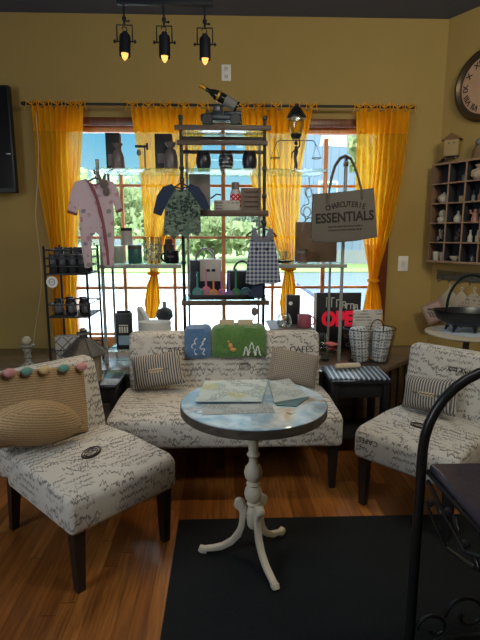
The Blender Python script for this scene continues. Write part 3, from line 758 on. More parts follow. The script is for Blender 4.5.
# candlestick with a stone ball behind the left chair
cx = P(27, 347, Y=3.62).x
cs = thing('candlestick', 'weathered white candlestick topped by a pale ball, behind the jute bag', 'candlestick', (cx, 3.62, bz))
g = G('weathered white'); nn = g.noise(g.co(), 50, 4); m_wth = g.done(g.mix(g.step(nn, .35, .7), srgb(84, 84, 78), srgb(176, 172, 156)), .8)
b = MB(); b.lathe([(.0, 0), (.062, 0), (.066, .012), (.04, .03), (.022, .045), (.018, .07), (.030, .085), (.020, .10), (.026, .125), (.034, .145), (.030, .16), (.055, .168), (.058, .176), (.03, .182), (0, .182)], 20); b.build('stand', m_wth, cs)
b = MB(); b.ball((0, 0, .212), (.034, .034, .034), 18, 12); b.build('ball', plain('pale stone', srgb(186, 178, 150), .7), cs)

# ================================================================== CURTAINS
def mat_curtain(name, c, see, trans=.62):
    g = G(name); u, v, w = g.sep(g.co('Object'))
    n1 = g.noise(g.comb(g.math('MULTIPLY', u, 90), g.math('MULTIPLY', w, 4)), 1.0, 3)
    col = g.mix(n1, tuple(x*.93 for x in c), c)
    d = g.n('ShaderNodeBsdfDiffuse'); g.set(d.inputs[0], col); t = g.n('ShaderNodeBsdfTranslucent'); g.set(t.inputs[0], col)
    m1 = g.n('ShaderNodeMixShader'); m1.inputs[0].default_value = trans; g.nt.links.new(d.outputs[0], m1.inputs[1]); g.nt.links.new(t.outputs[0], m1.inputs[2])
    tr = g.n('ShaderNodeBsdfTransparent'); tr.inputs[0].default_value = (1, .86, .55, 1)
    m2 = g.n('ShaderNodeMixShader'); g.set(m2.inputs[0], g.math('MULTIPLY_ADD', n1, -.25, see+.12, clamp=True)); g.nt.links.new(m1.outputs[0], m2.inputs[1]); g.nt.links.new(tr.outputs[0], m2.inputs[2])
    g.nt.links.new(m2.outputs[0], g.o.inputs[0]); return g.m
CUR = (1.0, .60, .03)
m_cur = mat_curtain('saffron voile', CUR, .19, .60)
m_cur_thick = mat_curtain('saffron gathered voile', CUR, -.05, .58)
RY = 4.19
RZ = P(240, 105.5, Y=RY).z
rod = thing('curtain_rod', 'long dark curtain rod above the shop window', 'curtain rod', (0, RY, RZ))
xa, xb = P(24, 103, Y=RY).x, P(413, 107, Y=RY).x
b = MB(); b.tube([(xa, 0, 0), (xb, 0, 0)], .0105, 10); b.build('pole', m_black, rod)
for x in (xa, xb):
    b = MB(); b.ball((x, 0, 0), (.028, .017, .017)); b.build('finial', m_black, rod)
for x in (xa+.06, (xa+xb)/2, xb-.06):
    b = MB(); b.tube([(x, 0, 0), (x, WB-RY-.001, 0)], .006, 6); b.box((x, WB-RY-.004, 0), (.025, .006, .06)); b.build('bracket', m_black, rod)
def curtain(label, L, Rr, y1, tie, nf, seed, xs):
    rnd = random.Random(seed)
    t = thing('curtain', label, 'curtain', (0, RY, 0), 0, 'saffron curtains on the window rod')
    y0 = 108.5; yz = lambda y: P(240, y, Y=RY).z
    ph = rnd.uniform(0, 6)
    def fn(u, v, off=0.0, hem=0.0):
        y = y0 + (y1-y0)*v
        xl, xr_ = lerp_tab(L, y), lerp_tab(Rr, y)
        wob = 1.1*math.sin(v*9+u*14+ph)*min(1, v*4)
        x = xl + (xr_-xl)*(u + .012*math.sin(u*nf*2*PI+v*3)) + wob
        wpx = xr_-xl; amp = .010 + .013*min(1, wpx/40) + (.018 if wpx < 22 else 0)
        yy = amp*math.sin(u*nf*2*PI+ph+v*.8) + .006*math.sin(u*nf*5.3+v*5)
        dy = (1.6*math.sin(u*nf*2*PI*.5+ph) if v == 0 else 0)
        return (P(x, y, Y=RY).x, yy+off, yz(y+dy))
    vt = (tie-y0)/(y1-y0) if tie else 1.0
    b = MB(); b.grid(lambda u, v: fn(u, v*vt), 90, 60); b.build('panel', m_cur, t, 180)
    if vt < 1:
        b = MB(); b.grid(lambda u, v: fn(u, vt+v*(1-vt)), 60, 24); b.build('tail', m_cur_thick, t, 180)
    yh = 132.5
    b = MB(); b.grid(lambda u, v: fn(u, v*(yh-y0)/(y1-y0), -.006), 90, 8); b.build('heading', m_cur_thick, t, 180)
    if tie:
        xl, xr_ = lerp_tab(L, tie), lerp_tab(Rr, tie); X0, X1 = P(xl-1, tie, Y=RY).x, P(xr_+1, tie, Y=RY).x; Z = yz(tie)
        b = MB(); ring = [((X0+X1)/2+(X1-X0)*.56*math.cos(a), .05*math.sin(a), Z) for a in [2*PI*k/16 for k in range(16)]]
        b.tube(ring, .014, 7, True); b.ball(((X0+X1)/2, -.05, Z), (.026, .018, .022)); b.build('tieback', m_cur_thick, t)
    for x in xs:
        X = P(x, 105, Y=RY).x; b = MB()
        b.tube([(X+.004*math.cos(a), .021*math.cos(a), RZ+.020*math.sin(a)-.001) for a in [2*PI*k/12 for k in range(12)]], .0045, 5, True)
        b.tube([(X, -.019, RZ-.012), (X-.024, -.032, RZ+.0), (X-.046, -.030, RZ+.022), (X-.040, -.032, RZ-.008), (X-.060, -.030, RZ-.06)], [.007, .008, .007, .007, .004], 5, flat=.6)
        b.tube([(X, -.019, RZ-.012), (X+.024, -.032, RZ+.004), (X+.044, -.030, RZ+.024), (X+.040, -.032, RZ-.006), (X+.052, -.030, RZ-.055)], [.007, .008, .007, .007, .004], 5, flat=.6)
        b.build('tie_loop', m_cur_thick, t)
    return t
curtain('outermost saffron curtain behind the black tiered rack', [(108, 30), (170, 36), (215, 44), (250, 50), (335, 53)], [(108, 83), (190, 80), (240, 76), (300, 75), (335, 79)], 336, None, 9, 1, (33, 45, 58, 72, 81))
curtain('tied saffron curtain behind the leaf print shirt', [(108, 131), (133, 134), (200, 142), (250, 147), (266, 149), (275, 150.5), (285, 146), (303, 143), (320, 147)], [(108, 206), (140, 203), (165, 196), (205, 178), (250, 163), (266, 158), (275, 156.5), (285, 158), (303, 160), (320, 155)], 318, 273, 11, 2, (133, 149, 166, 184, 203))
curtain('tied saffron curtain behind the gingham dress', [(108, 240), (150, 245), (200, 256), (245, 274), (262, 281), (271, 284.5), (285, 282), (303, 280), (322, 283)], [(108, 313), (135, 308), (165, 303), (215, 298), (250, 295), (262, 293.5), (271, 293), (285, 296), (303, 297), (322, 292)], 322, 269, 11, 3, (243, 259, 276, 294, 311))
curtain('gathered saffron curtain beside the light switch', [(108, 357), (200, 357), (240, 363), (270, 368), (281, 370), (295, 366), (335, 359)], [(108, 411), (170, 405), (225, 392), (265, 379), (281, 376), (295, 380), (335, 387)], 336, 281, 9, 4, (359, 371, 384, 397, 409))
b = MB(); pts = [P(37 + 1.6*math.sin(y*.05)+ (3 if y > 215 else 0)*math.sin((y-215)*.03), y, Y=4.10) for y in range(112, 352, 8)]
c0 = pts[0]; b.tube([p-c0 for p in pts], .0035, 5)
tag(b.build('pull_cord', m_label_band, None, loc=c0), 'thin pale cord hanging down beside the outermost curtain', 'cord')

# ================================================================== PIPE SHELVING (etagere)
YF, YK = 3.72, 4.10
def zat(y, Y=YF): return P(240, y, Y=Y).z
def xat(x, Y=YF, y=230): return P(x, y, Y=Y).x
m_pole = plain('grey steel pole', srgb(158, 164, 156), .4, .2, .5, .15, 30)
m_bar = mat_wood('dark stained bar', srgb(104, 84, 68), srgb(66, 52, 42), .5, 0, 6)
et = thing('display_shelving', 'tall pipe shelving with glass shelves standing on the window bench', 'shelf', (0, 0, bz))
xu0, xu1, xl0, xr1 = xat(183), xat(264), P(104, 300, Y=YF).x, P(341, 300, Y=YF).x
ztop = zat(118); zs1, zs2, zg, z4, zw, zc_, zb_ = zat(128.5), zat(143.5), zat(168.5), zat(210.5), zat(264), zat(300), zat(350)
L_ = lambda z: z-bz
for X, zt_ in ((xu0, ztop), (xu1, ztop), (xl0, zat(160)), (xr1, zat(157))):
    b = MB(); b.tube([(X, YF, 0), (X, YF, L_(zt_))], .0125 if X in (xu0, xu1) else .013, 10); b.build('upright', m_black if X in (xu0, xu1) else m_pole, et)
for X, zt_ in ((xu0+.01, zat(128)), (xu1-.01, zat(128)), (xl0-.01, zg), (xr1-.01, zw)):
    b = MB(); b.tube([(X, YK, 0), (X, YK, L_(zt_))], .011, 8); b.build('upright', m_pole, et)
def shelf(x0, x1, z, t, m, y0=YF-.02, y1=YK+.03, edge=None):
    b = MB(); b.box(((x0+x1)/2, (y0+y1)/2, L_(z)-t/2-.001), (x1-x0, y1-y0, t), .002); s = b.build('shelf', m, et)
    if edge:
        b = MB(); b.box(((x0+x1)/2, y0-.006, L_(z)-edge/2), (x1-x0, .012, edge), .003); b.build('front_edge', m_bar if edge > .03 else m_pole, s)
m_gl = MAT['green_glass']
for y in (118.5,): pass
for z, x0, x1 in ((zs1, xu0-.045, xu1+.045), (zs2, xu0-.03, xu1+.02)):
    b = MB(); b.box(((x0+x1)/2, YF-.02, L_(z)), (x1-x0, .03, .032), .003); b.build('crossbar', m_bar, et)
    b = MB(); b.box(((x0+x1)/2, YK, L_(z)), (x1-x0, .03, .028), .003); b.build('crossbar', m_bar, et)
shelf(xu0-.02, xu1+.02, zs1+.022, .006, m_gl)
for X in (xu0, xu1):
    for z in (ztop, zs1, zs2, zg, zat(196), z4-.02, zat(262), zc_):
        b = MB(); b.box((X, YF, L_(z)), (.034, .036, .030), .006); b.build('clamp', m_black, et)
shelf(xat(98), xat(326), zg, .008, m_gl)
shelf(xu0-.02, xu1+.03, z4, .008, m_gl, edge=.045)
shelf(xl0-.02, xu0-.015, zw, .010, m_gl, edge=.03); shelf(xu1+.015, xr1+.03, zw, .010, m_gl, edge=.03)
shelf(xu0-.02, xu1+.045, zc_, .010, m_gl, edge=.038)
shelf(xl0-.0, xu0-.015, zb_, .010, m_gl); shelf(P(316, 340, Y=YF).x, xr1-.015, zb_, .010, m_gl, y1=4.114)
ztray = zat(329); shelf(xat(271), xat(317), ztray, .012, m_bar)
# face-out hooks for the hanging goods
def hook(X, z, tx=None, ty=3.60):
    tx = X if tx is None else tx
    b = MB(); b.tube([(X, YF, L_(z)-.008), (tx, ty+.02, L_(z)-.003), (tx, ty-.025, L_(z)), (tx, ty-.035, L_(z)+.022)], .006, 8); b.box((X, YF, L_(z)), (.034, .034, .034), .006); b.build('hook', m_black, et)
for X_, (hx_, hy_) in ((xl0, (95.5, 173.5)), (xu0, (181.5, 178.5)), (xu1, (261.5, 223))):
    YY = 3.47+.019 if hx_ < 100 else 3.639; q = P(hx_, hy_, Y=YY); hook(X_, q.z-.001, q.x, YY)
hook(xr1, P(344, 158.5, Y=3.60).z-.022, P(344.5, 156, Y=3.60).x, 3.565)

# ---- hanging clothes
m_wire = plain('hanger black', (.02, .02, .022), .4)
def hanger(label, x, y, hw, Y, drop=7):
    """hook at (x,y); arms hw pixels either side"""
    p = P(x, y, Y=Y); s = PX(Y, p.z); t = thing('clothes_hanger', label, 'hanger', p)
    b = MB(); b.tube([(0,0,-drop*s*.55)] + arc(0, -.004, .016, -90, 150, 10), .0035, 6); b.build('hook', m_wire, t)
    b = MB(); b.tube([(-hw*s, 0, -drop*s-.045), (-hw*s*.8, 0, -drop*s-.022), (0, 0, -drop*s*.55), (hw*s*.8, 0, -drop*s-.022), (hw*s, 0, -drop*s-.045)], .006, 7)
    b.tube([(-hw*s, 0, -drop*s-.045), (0, 0, -drop*s-.05), (hw*s, 0, -drop*s-.045)], .004, 6); b.build('arms', m_wire, t)
    return t
def garment(name, label, cat, Y, cx, cy):
    p = P(cx, cy, Y=Y); return thing(name, label, cat, p), p
def gslab(t, p, Y, px, th, m, name, y=0.0, r=.006, lab=None):
    pts = [(q.x-p.x, q.z-p.z) for q in (P(x_, y_, Y=Y) for x_, y_ in px)]
    o = MB().slab(pts, th, r, y=y).build(name, m, t)
    if lab: o['label'] = lab
    return o
g = G('leaf print'); uv = g.co('UV'); n1 = g.noise(g.co('UV', (30, 14, 1), rot=(0, 0, .5)), 1.0, 3, .6, 1.2); n2 = g.noise(g.co('UV', (16, 30, 1), rot=(0, 0, -.5)), 1.0, 3, .6, 1.5)
m_leafp = g.done(g.mix(g.step(n2, .5, .56), g.mix(g.step(n1, .45, .55), srgb(58, 74, 70), srgb(122, 142, 130)), srgb(150, 168, 150)), .9, 0, .2, thin=.4)
m_navy = plain('navy jersey', srgb(52, 62, 84), .9, 0, .2, .15, 20)
YG = 3.62
t, p = garment('baby_shirt', 'dark leaf print baby shirt with navy sleeves on a black hanger', 'shirt', YG, 182, 210)
gslab(t, p, YG, [(172, 186), (176, 189), (182, 190), (188, 189), (191, 186), (197, 192), (200, 206), (201, 232), (197, 236), (191, 233), (186, 238), (180, 234), (174, 239), (168, 234), (163, 237), (165, 208), (167, 193)], .020, m_leafp, 'body')
gslab(t, p, YG, [(171, 184), (176, 189), (169, 200), (165, 208), (161, 216), (153, 213), (157, 196), (163, 187)], .024, m_navy, 'sleeve', lab='navy sleeve'); gslab(t, p, YG, [(191, 184), (188, 189), (194, 198), (200, 206), (204, 211), (210, 208), (205, 196), (199, 187)], .024, m_navy, 'sleeve', lab='navy sleeve')
q = [P(x_, y_, Y=YG)-p for x_, y_ in ((171, 184.5), (175, 187.5), (181.5, 188.5), (187, 187.5), (191.5, 184.5))]
b = MB(); b.tube([(v.x, -.010, v.z) for v in q], .006, 6); b.build('collar', m_navy, t)
hanger('black hanger inside the leaf print shirt', 181.5, 178.5, 12, YG+.019)
g = G('floral jersey'); uv = g.co('UV'); d1 = g.voro(uv, 19); c1 = g.n('ShaderNodeTexVoronoi'); g.set(c1.inputs['Vector'], uv); c1.inputs['Scale'].default_value = 19
hue = g.sep(c1.outputs[1])[0]
petal = g.step(g.math('ADD', d1, g.math('MULTIPLY', g.noise(uv, 60, 2), .5)), .62, .52)
fc = g.mix(g.math('GREATER_THAN', hue, .45), srgb(204, 146, 158), srgb(124, 134, 164)); fc = g.mix(g.math('GREATER_THAN', hue, .75), fc, srgb(140, 152, 132))
m_floral = g.done(g.mix(g.math('MULTIPLY', petal, .8), srgb(226, 206, 210), fc), .9, 0, .2, thin=.4)
m_rose = plain('dusty rose trim', srgb(140, 84, 92), .9, 0, .2)
YS = 3.47
t, p = garment('baby_sleepsuit', 'pale pink floral sleepsuit with a rose frill down the front', 'sleepsuit', YS, 95, 220)
gslab(t, p, YS, [(86, 179), (90, 184), (96, 185), (101, 182), (104, 179), (113, 182), (118, 190), (122, 209), (116, 212), (113, 200), (114, 226), (114, 246), (114, 264), (111, 267), (104, 266), (102, 250), (99, 235), (96, 232), (92, 236), (91, 250), (92, 264), (90, 268), (85, 268), (82, 250), (80, 230), (79, 205), (77, 214), (68, 211), (71, 192), (75, 182)], .022, m_floral, 'body')
q = [P(x_, y_, Y=YS)-p for x_, y_ in ((90, 183), (94, 190), (98, 200), (101, 212), (104, 224), (106, 238), (108, 252), (109, 265))]
b = MB(); b.tube([(v.x, -.012, v.z) for v in q], [.012, .016, .013, .017, .013, .017, .013, .011], 7, flat=.5); b.build('frill', m_rose, t)
q = [P(x_, y_, Y=YS)-p for x_, y_ in ((86, 179.5), (90, 184), (96, 185.5), (101, 183), (104, 179.5))]
b = MB(); b.tube([(v.x, -.011, v.z) for v in q], .006, 6); b.build('collar', m_rose, t)
for sgn, pts in ((1, ((68, 211), (77, 214))), (2, ((116, 212), (122, 209)))):
    q = [P(*k, Y=YS)-p for k in pts]; b = MB(); b.tube([(v.x, 0, v.z) for v in q], .013, 7); b.build('cuff', m_rose, t)
hanger('black hanger inside the floral sleepsuit', 95.5, 173.5, 16, YS+.019)
m_taupe = fuzzy('taupe plush', srgb(92, 80, 78), srgb(134, 120, 114))
pl0 = P(104, 184, Y=3.44); t = thing('plush_toy', 'small taupe plush rabbit clipped to the sleepsuit hanger', 'toy', pl0)
b = MB(); b.ball((0,0,0), (.030, .018, .034)); b.build('head', m_taupe, t)
for s_ in (-1, 1): b = MB(); b.ball((0, 0, 0), (.011, .008, .036), mx=Matrix.Translation((.014*s_-.012, 0, .035)) @ Matrix.Rotation(R(18*s_), 4, 'Y')); b.build('ear', m_taupe, t)
b = MB(); b.ball((.012, 0, -.048), (.024, .014, .032)); b.build('body', m_taupe, t)
m_ging = mat_check('navy gingham', srgb(190, 196, 208), srgb(98, 108, 132), srgb(40, 50, 78), .030)
g = G('navy gingham'); u, v, _ = g.sep(g.co('UV')); a_ = g.math('LESS_THAN', g.math('FRACT', g.math('DIVIDE', u, .030)), .5); c_ = g.math('LESS_THAN', g.math('FRACT', g.math('DIVIDE', v, .030)), .5)
m_ging = g.done(g.mix(g.math('MULTIPLY', g.math('ADD', a_, c_), .5), srgb(212, 216, 224), srgb(64, 76, 112)), .9, 0, .2, thin=.35)
t, p = garment('gingham_dress', 'navy and white gingham baby dress on a black hanger', 'dress', YG, 263, 258)
gslab(t, p, YG, [(252, 229), (256, 228), (258, 236), (262, 239), (266, 236), (269, 228), (273, 229), (273, 236), (275, 243), (278, 262), (281, 282), (272, 284), (263, 283), (254, 285), (245.5, 283), (247, 262), (250, 243), (251, 237)], .020, m_ging, 'body')
gslab(t, p, YG, [(252, 230), (256, 229), (258, 236), (262, 239), (266, 236), (269, 229), (272, 230), (273, 237), (270, 242), (254, 242), (251, 238)], .006, plain('grey chambray', srgb(112, 116, 128), .9), 'yoke', y=-.013, r=.001, lab='grey yoke')
b = MB()
for x_ in (256.5, 267): q = P(x_, 249, Y=YG)-p; b.ball((q.x, -.014, q.z), (.013, .006, .012))
b.build('button', m_black, t)
hanger('black hanger inside the gingham dress', 261.5, 223, 15.5, YG+.019)
# navy booties below the dress
t, p = garment('baby_booties', 'navy baby bootie hanging below the gingham dress hem', 'bootie', 3.66, 258, 291)
gslab(t, p, 3.66, [(252, 283), (263, 283), (263, 297), (259, 299), (249, 296), (248, 291), (252, 290)], .03, m_navy, 'foot', r=.01)
gslab(t, p, 3.66, [(251, 281), (263.5, 281), (263.5, 285), (251, 285)], .034, m_navy, 'cuff', r=.006)
# tote
m_canvas = plain('grey canvas', srgb(112, 106, 98), .95, 0, .1, .1, 120, .3)
YT = 3.60
t, p = garment('tote_bag', 'grey canvas tote bag printed CHARCUTERIE ESSENTIALS hanging from the end pole', 'bag', YT, 344, 215)
gslab(t, p, YT, [(312.5, 194), (330, 193), (350, 191), (373.5, 188), (377, 237), (355, 241), (330, 243), (313.5, 242), (310.5, 238)], .04, m_canvas, 'body', r=.012)
for yy, k in ((-.02, 0), (.02, 2)):
    q = [P(x_+k, y_, Y=YT)-p for x_, y_ in ((327, 203), (328, 192), (330.5, 178), (334, 166), (339, 158.5), (344.5, 156), (350, 159), (354, 167), (357.5, 178), (360.5, 190), (361, 200))]
    b = MB(); b.tube([(v.x, yy*1.1 + (-.012 if abs(v.z) < .17 else 0) * (1 if yy < 0 else -1), v.z) for v in q], .0125, 8, flat=.28); b.build('handle', m_canvas, t)
q = P(344, 217.5, Y=YT)-p; text_mesh('ESSENTIALS', .098, m_ink, t, (q.x, -.0215, q.z), (PI/2, R(-4), 0), 'printed_lettering', bold=.0026, sx=.86)
word = 'CHARCUTERIE'
for i, ch in enumerate(word):
    f = (i-(len(word)-1)/2)/((len(word)-1)/2); q = P(345+f*18, 204.6+3.0*f*f-1.5*f*.6, Y=YT)-p
    text_mesh(ch, .056, m_ink, t, (q.x, -.0215, q.z), (PI/2, R(14*f-3), 0), 'printed_lettering', bold=.0012, sx=.80)
for yy, wd_ in ((226.3, 33), (229.8, 33)):
    b = MB(); s = PX(YT, 1.5); x_ = -wd_/2
    rnd = random.Random(int(yy))
    while x_ < wd_/2:
        w_ = rnd.uniform(1.0, 2.2); q = P(345+x_, yy - x_*.05, Y=YT)-p; b.box((q.x, -.0212, q.z), (w_*s*.8, .001, 1.5*s)); x_ += w_+.35
    b.build('printed_small_print', m_ink, t)

# ---- top: truck carrying a bottle
zt1 = zs1+.022
tx = P(221, 120, Y=3.765).x
t = thing('toy_truck', 'black toy truck bottle holder on the topmost shelf', 'toy', (tx, 3.765, zt1))
m_cello0 = plain('grey window', srgb(96, 100, 104), .2)
m_trk = plain('dark blue enamel', (.012, .020, .030), .3, .2)
b = MB(); b.slab([(-.15, .034), (-.152, .066), (-.135, .080), (-.10, .086), (-.065, .088), (-.045, .142), (.005, .142), (.016, .075), (.15, .075), (.15, .034)], .10, .008); b.build('body', m_trk, t)
b = MB(); b.box((.085, 0, .083), (.13, .11, .03), .004); b.build('bed', m_trk, t)
for y_ in (-.0515, .0515):
    b = MB(); b.box((-.026, y_, .115), (.038, .002, .036), .001); b.build('side_window', m_cello0, t)
for x_ in (-.10, .105):
    for y_ in (-.052, .052):
        b = MB(); b.lathe([(.0, -.011), (.036, -.011), (.041, -.006), (.041, .006), (.036, .011), (0, .011)], 18, Matrix.Translation((x_, y_, .0415)) @ Matrix.Rotation(PI/2, 4, 'X')); b.build('wheel', m_black, t)
m_bottle = plain('dark bottle glass', (.012, .016, .010), .12); m_gold = plain('gold foil', srgb(196, 150, 44), .4, .6); m_plabel = plain('pale label', srgb(128, 126, 120), .7)
a_ = R(28); t = thing('wine_bottle', 'dark wine bottle with gold band lying tilted on the toy truck', 'bottle', (tx+.128, 3.765, zt1+.102), 0, None, (0, -(PI/2-a_)+0.0, 0))
b = MB(); b.lathe([(.0, 0), (.036, 0), (.038, .006), (.038, .17), (.030, .205), (.015, .235), (.0135, .30), (.016, .302), (.016, .315), (0, .315)], 20); b.build('bottle_glass', m_bottle, t)
b = MB(); b.lathe([(.0375, .015), (.0392, .016), (.0392, .105), (.0375, .106)], 20); b.build('label', m_plabel, t)
b = MB(); b.lathe([(.0375, .150), (.0392, .151), (.0392, .168), (.0375, .169)], 20); b.build('gold_band', m_gold, t)
b = MB(); b.lathe([(.0135, .262), (.0145, .264), (.0165, .30), (.0168, .316), (0, .317)], 16); b.build('foil_neck', m_gold, t)
t.location = (tx+.125, 3.765, zt1+.136)

# ---- upper glass shelf
def xw(x, Y, y=160): return P(x, y, Y=Y).x
m_mug = plain('charcoal glaze', srgb(40, 44, 54), .3)
g = G('banded glaze'); _, _, z_ = g.sep(g.co()); k = g.math('FRACT', g.math('MULTIPLY', z_, 34)); m_mug2 = g.done(g.mix(g.math('MULTIPLY', g.math('LESS_THAN', k, .35), g.step(g.noise(g.co(), 30, 1), .4, .5)), srgb(46, 50, 60), srgb(170, 172, 170)), .3)
for x, m, lab in ((203.5, m_mug, 'dark barrel tumbler on the upper glass shelf nearest the grey card box'), (226, m_mug2, 'banded barrel tumbler in the middle of three on the glass shelf'), (249.5, m_mug, 'dark barrel tumbler beside the shelving upright above the gift cards')):
    t = thing('tumbler', lab, 'tumbler', (xw(x, 3.9), 3.9, zg), 0, 'barrel tumblers on the glass shelf')
    b = MB(); b.lathe([(.0, 0), (.040, 0), (.046, .01), (.058, .055), (.058, .09), (.048, .145), (.046, .146), (.044, .14), (.053, .09), (.053, .055), (.04, .012), (0, .01)], 22); b.build('cup', m, t)
    b = MB(); b.lathe([(.0475, .138), (.0500, .139), (.0490, .148), (.0470, .148)], 22); b.build('rim', m_black, t)
m_cello = plain('grey cellophane', srgb(112, 100, 98), .35); m_bk = plain('black card', srgb(24, 24, 28), .5)
def pbox(name, lab, cat, x0, x1, y0, Y, z, m, dep=.07, grp=None, inset=None):
    X0, X1 = P(x0, y0, Y=Y).x, P(x1, y0, Y=Y).x; Zt = P(240, y0, Y=Y).z
    t = thing(name, lab, cat, ((X0+X1)/2, Y, z), 0, grp)
    b = MB(); b.box((0, 0, (Zt-z)/2), (X1-X0, dep, Zt-z), .004); b.build('carton', m, t)
    if inset:
        b = MB(); b.box((0, -dep/2-.0008, (Zt-z)*inset[1]), ((X1-X0)*inset[0], .0015, (Zt-z)*inset[2])); b.build('label_patch', inset[3], t)
    return t, X1-X0, Zt-z
pbox('gift_box', 'tall black gift box above the sleepsuit hanger', 'box', 106, 120, 134.5, 3.95, zg, m_bk, grp='black gift boxes', inset=(.7, .3, .3, m_cello))
pbox('gift_box', 'tall black gift box beside the shelving upright above the leaf print shirt', 'box', 155, 172, 135, 3.95, zg, m_bk, grp='black gift boxes', inset=(.7, .35, .25, m_cello))
def gbag(lab, x, w, h, Y, z):
    t = thing('gift_bag', lab, 'gift bag', (xw(x, Y), Y, z), 0, 'grey cellophane gift bags')
    b = MB(); b.lathe([(.0, 0), (w*.42, .0), (w*.5, h*.12), (w*.46, h*.5), (w*.30, h*.74), (w*.16, h*.8)], 14); b.build('filled_bag', m_cello, t)
    b = MB(); b.lathe([(w*.16, h*.78), (w*.3, h*.88), (w*.42, h), (w*.4, h), (w*.2, h*.86), (w*.1, h*.8)], 14); b.build('gathered_top', m_cello, t)
gbag('grey cellophane gift bag in front of the box above the sleepsuit', 118, .10, .19, 3.83, zg)
gbag('grey cellophane gift bag in front of the box above the leaf print shirt', 171, .11, .20, 3.83, zg)
t = thing('jewellery_stand', 'little black T-shaped stand with a dangling tag on the glass shelf', 'stand', (xw(145, 3.85), 3.85, zg), 0)
b = MB(); b.tube([(0, 0, 0), (0, 0, .185)], .005, 6); b.lathe([(.0, 0), (.035, 0), (.035, .006), (0, .008)], 14); b.build('post', m_black, t)
b = MB(); b.box((-.025, 0, .175), (.095, .014, .018), .003); b.box((.02, 0, .175), (.015, .015, .05), .003); b.build('crosspiece', m_black, t)
b = MB(); b.ball((-.045, 0, .13), (.017, .006, .024)); b.build('dangling_tag', m_cello, t)
# figurine holding a lantern, with a little balance beam
fx = xw(295.5, 3.88); t = thing('figurine_lantern', 'dark figurine holding up a domed lantern and a thin balance beam', 'figurine', (fx, 3.88, zg))
fs = PX(3.88, 2.0)
def fz(y): return P(240, y, Y=3.88).z - zg
b = MB(); b.lathe([(.0, 0), (.028, 0), (.028, .008), (.01, .014), (0, .015)], 14); b.build('base', m_black, t)
b = MB(); b.tube([(0, 0, .01), (.006, 0, .05), (-.004, 0, .10), (.004, 0, .15), (.002, 0, .19)], [.012, .014, .011, .017, .010], 8)
b.ball((.002, 0, .212), (.014, .014, .017)); b.tube([(.004, 0, .165), (.03, 0, .19), (.028, 0, fz(139))], [.007, .006, .005], 6); b.tube([(.0, 0, .165), (-.028, 0, .14), (-.03, 0, .10)], [.007, .006, .005], 6); b.build('figure', m_iron, t)
z0 = fz(139); 
b = MB(); b.lathe([(.0, z0), (.03, z0), (.035, z0+.012), (.045, z0+.03), (.045, z0+.036), (0, z0+.038)], 16); b.build('lamp_gallery', m_iron, t)
z1, z2 = fz(133), fz(118)
b = MB(); b.lathe([(.046, z1), (.062, z1+(z2-z1)*.4), (.060, z2), (.057, z2), (.059, z1+(z2-z1)*.4), (.043, z1)], 18); b.build('glass_shade', MAT['glass'], t)
b = MB(); b.lathe([(.072, z2-.004), (.075, z2+.012), (.045, z2+.06), (.025, z2+.085), (.012, z2+.09), (.015, z2+.105), (0, z2+.112)], 18); b.build('dome_cap', m_iron, t)
zb2 = fz(140)
b = MB(); b.tube([(-.155, 0, zb2-.03), (-.145, 0, zb2-.01), (-.12, 0, zb2), (.13, 0, zb2), (.15, 0, zb2-.015), (.155, 0, zb2-.04)], .0035, 6); b.build('balance_beam', m_iron, t)
for x_, nm in ((-.16, 1), (.165, 2)):
    b = MB(); b.tube([(x_*.97, 0, zb2-.03), (x_-.035, 0, .10)], .0018, 5); b.tube([(x_*.97, 0, zb2-.03), (x_+.035, 0, .10)], .0018, 5)
    b.tube([(x_+.036*math.cos(a), .036*math.sin(a), .10) for a in [2*PI*k/16 for k in range(16)]], .003, 5, True); b.build('balance_pan', m_iron, t)
# twirled wire sign hanging under the glass shelf
b = MB(); wy_ = 3.86; c0 = P(306, 200, Y=wy_)
def wp(x, y): q = P(x, y, Y=wy_)-c0; return (q.x, 0, q.z)
cu_ = [wp(*k) for k in ((309, 176), (309, 186), (305, 190), (307, 197), (312, 195), (310, 188), (306, 192), (309, 203), (303, 206), (301, 213), (307, 217), (311, 212), (307, 207), (303, 212), (306, 220), (303, 226), (302, 232))]
sm = []
for i in range(len(cu_)-1):
    for k in range(4):
        a, d = Vector(cu_[i]), Vector(cu_[i+1]); pm = Vector(cu_[max(0, i-1)]); pn = Vector(cu_[min(len(cu_)-1, i+2)]); s = k/4
        sm.append(.5*((2*a)+(d-pm)*s+(2*pm-5*a+4*d-pn)*s*s+(3*a-pm-3*d+pn)*s**3))
b.tube(sm, .004, 6); tag(b.build('wire_ornament', m_pole, None, loc=c0), 'curly wire ornament hanging beside the tote bag', 'ornament')

# ---- card shelf
m_greycard = plain('grey card', srgb(134, 126, 120), .8); m_wcard = mat_text('cream card', srgb(184, 178, 166), srgb(104, 98, 92), 45, 60, .35)
t, w, h = pbox('card_box', 'plain grey card box standing behind the leaf print shirt', 'box', 189, 210, 174.5, 3.93, z4, m_greycard, .05)
b = MB(); b.tube([(w/2+.004, -.03, h*.35), (w/2+.05, -.05, h*.46), (w/2+.085, -.05, h*.44)], .006, 6); b.build('pull_tab', m_black, t)
t, w, h = pbox('gift_card', 'low cream gift card block lying in front of the red label bottle', 'card', 214, 240, 200.5, 3.80, z4, m_wcard, .03)
t, w, h = pbox('gift_card', 'brown handwritten gift card standing at the end of the card shelf', 'card', 241, 261, 188, 3.80, z4, plain('kraft card', srgb(122, 104, 92), .85), .02)
b = MB()
for i in range(4): b.tube([(-w*.36+w*.72*k/14, -.0115, h*(.82-.21*i)+.006*math.sin(k*2.1+i)) for k in range(15)], .0035, 4)
b.build('handwriting', m_ink, t)
bxp = xw(235.5, 3.86, 190); t = thing('bottle', 'small bottle with a red and white plaid label and grey cap', 'bottle', (bxp, 3.86, z4))
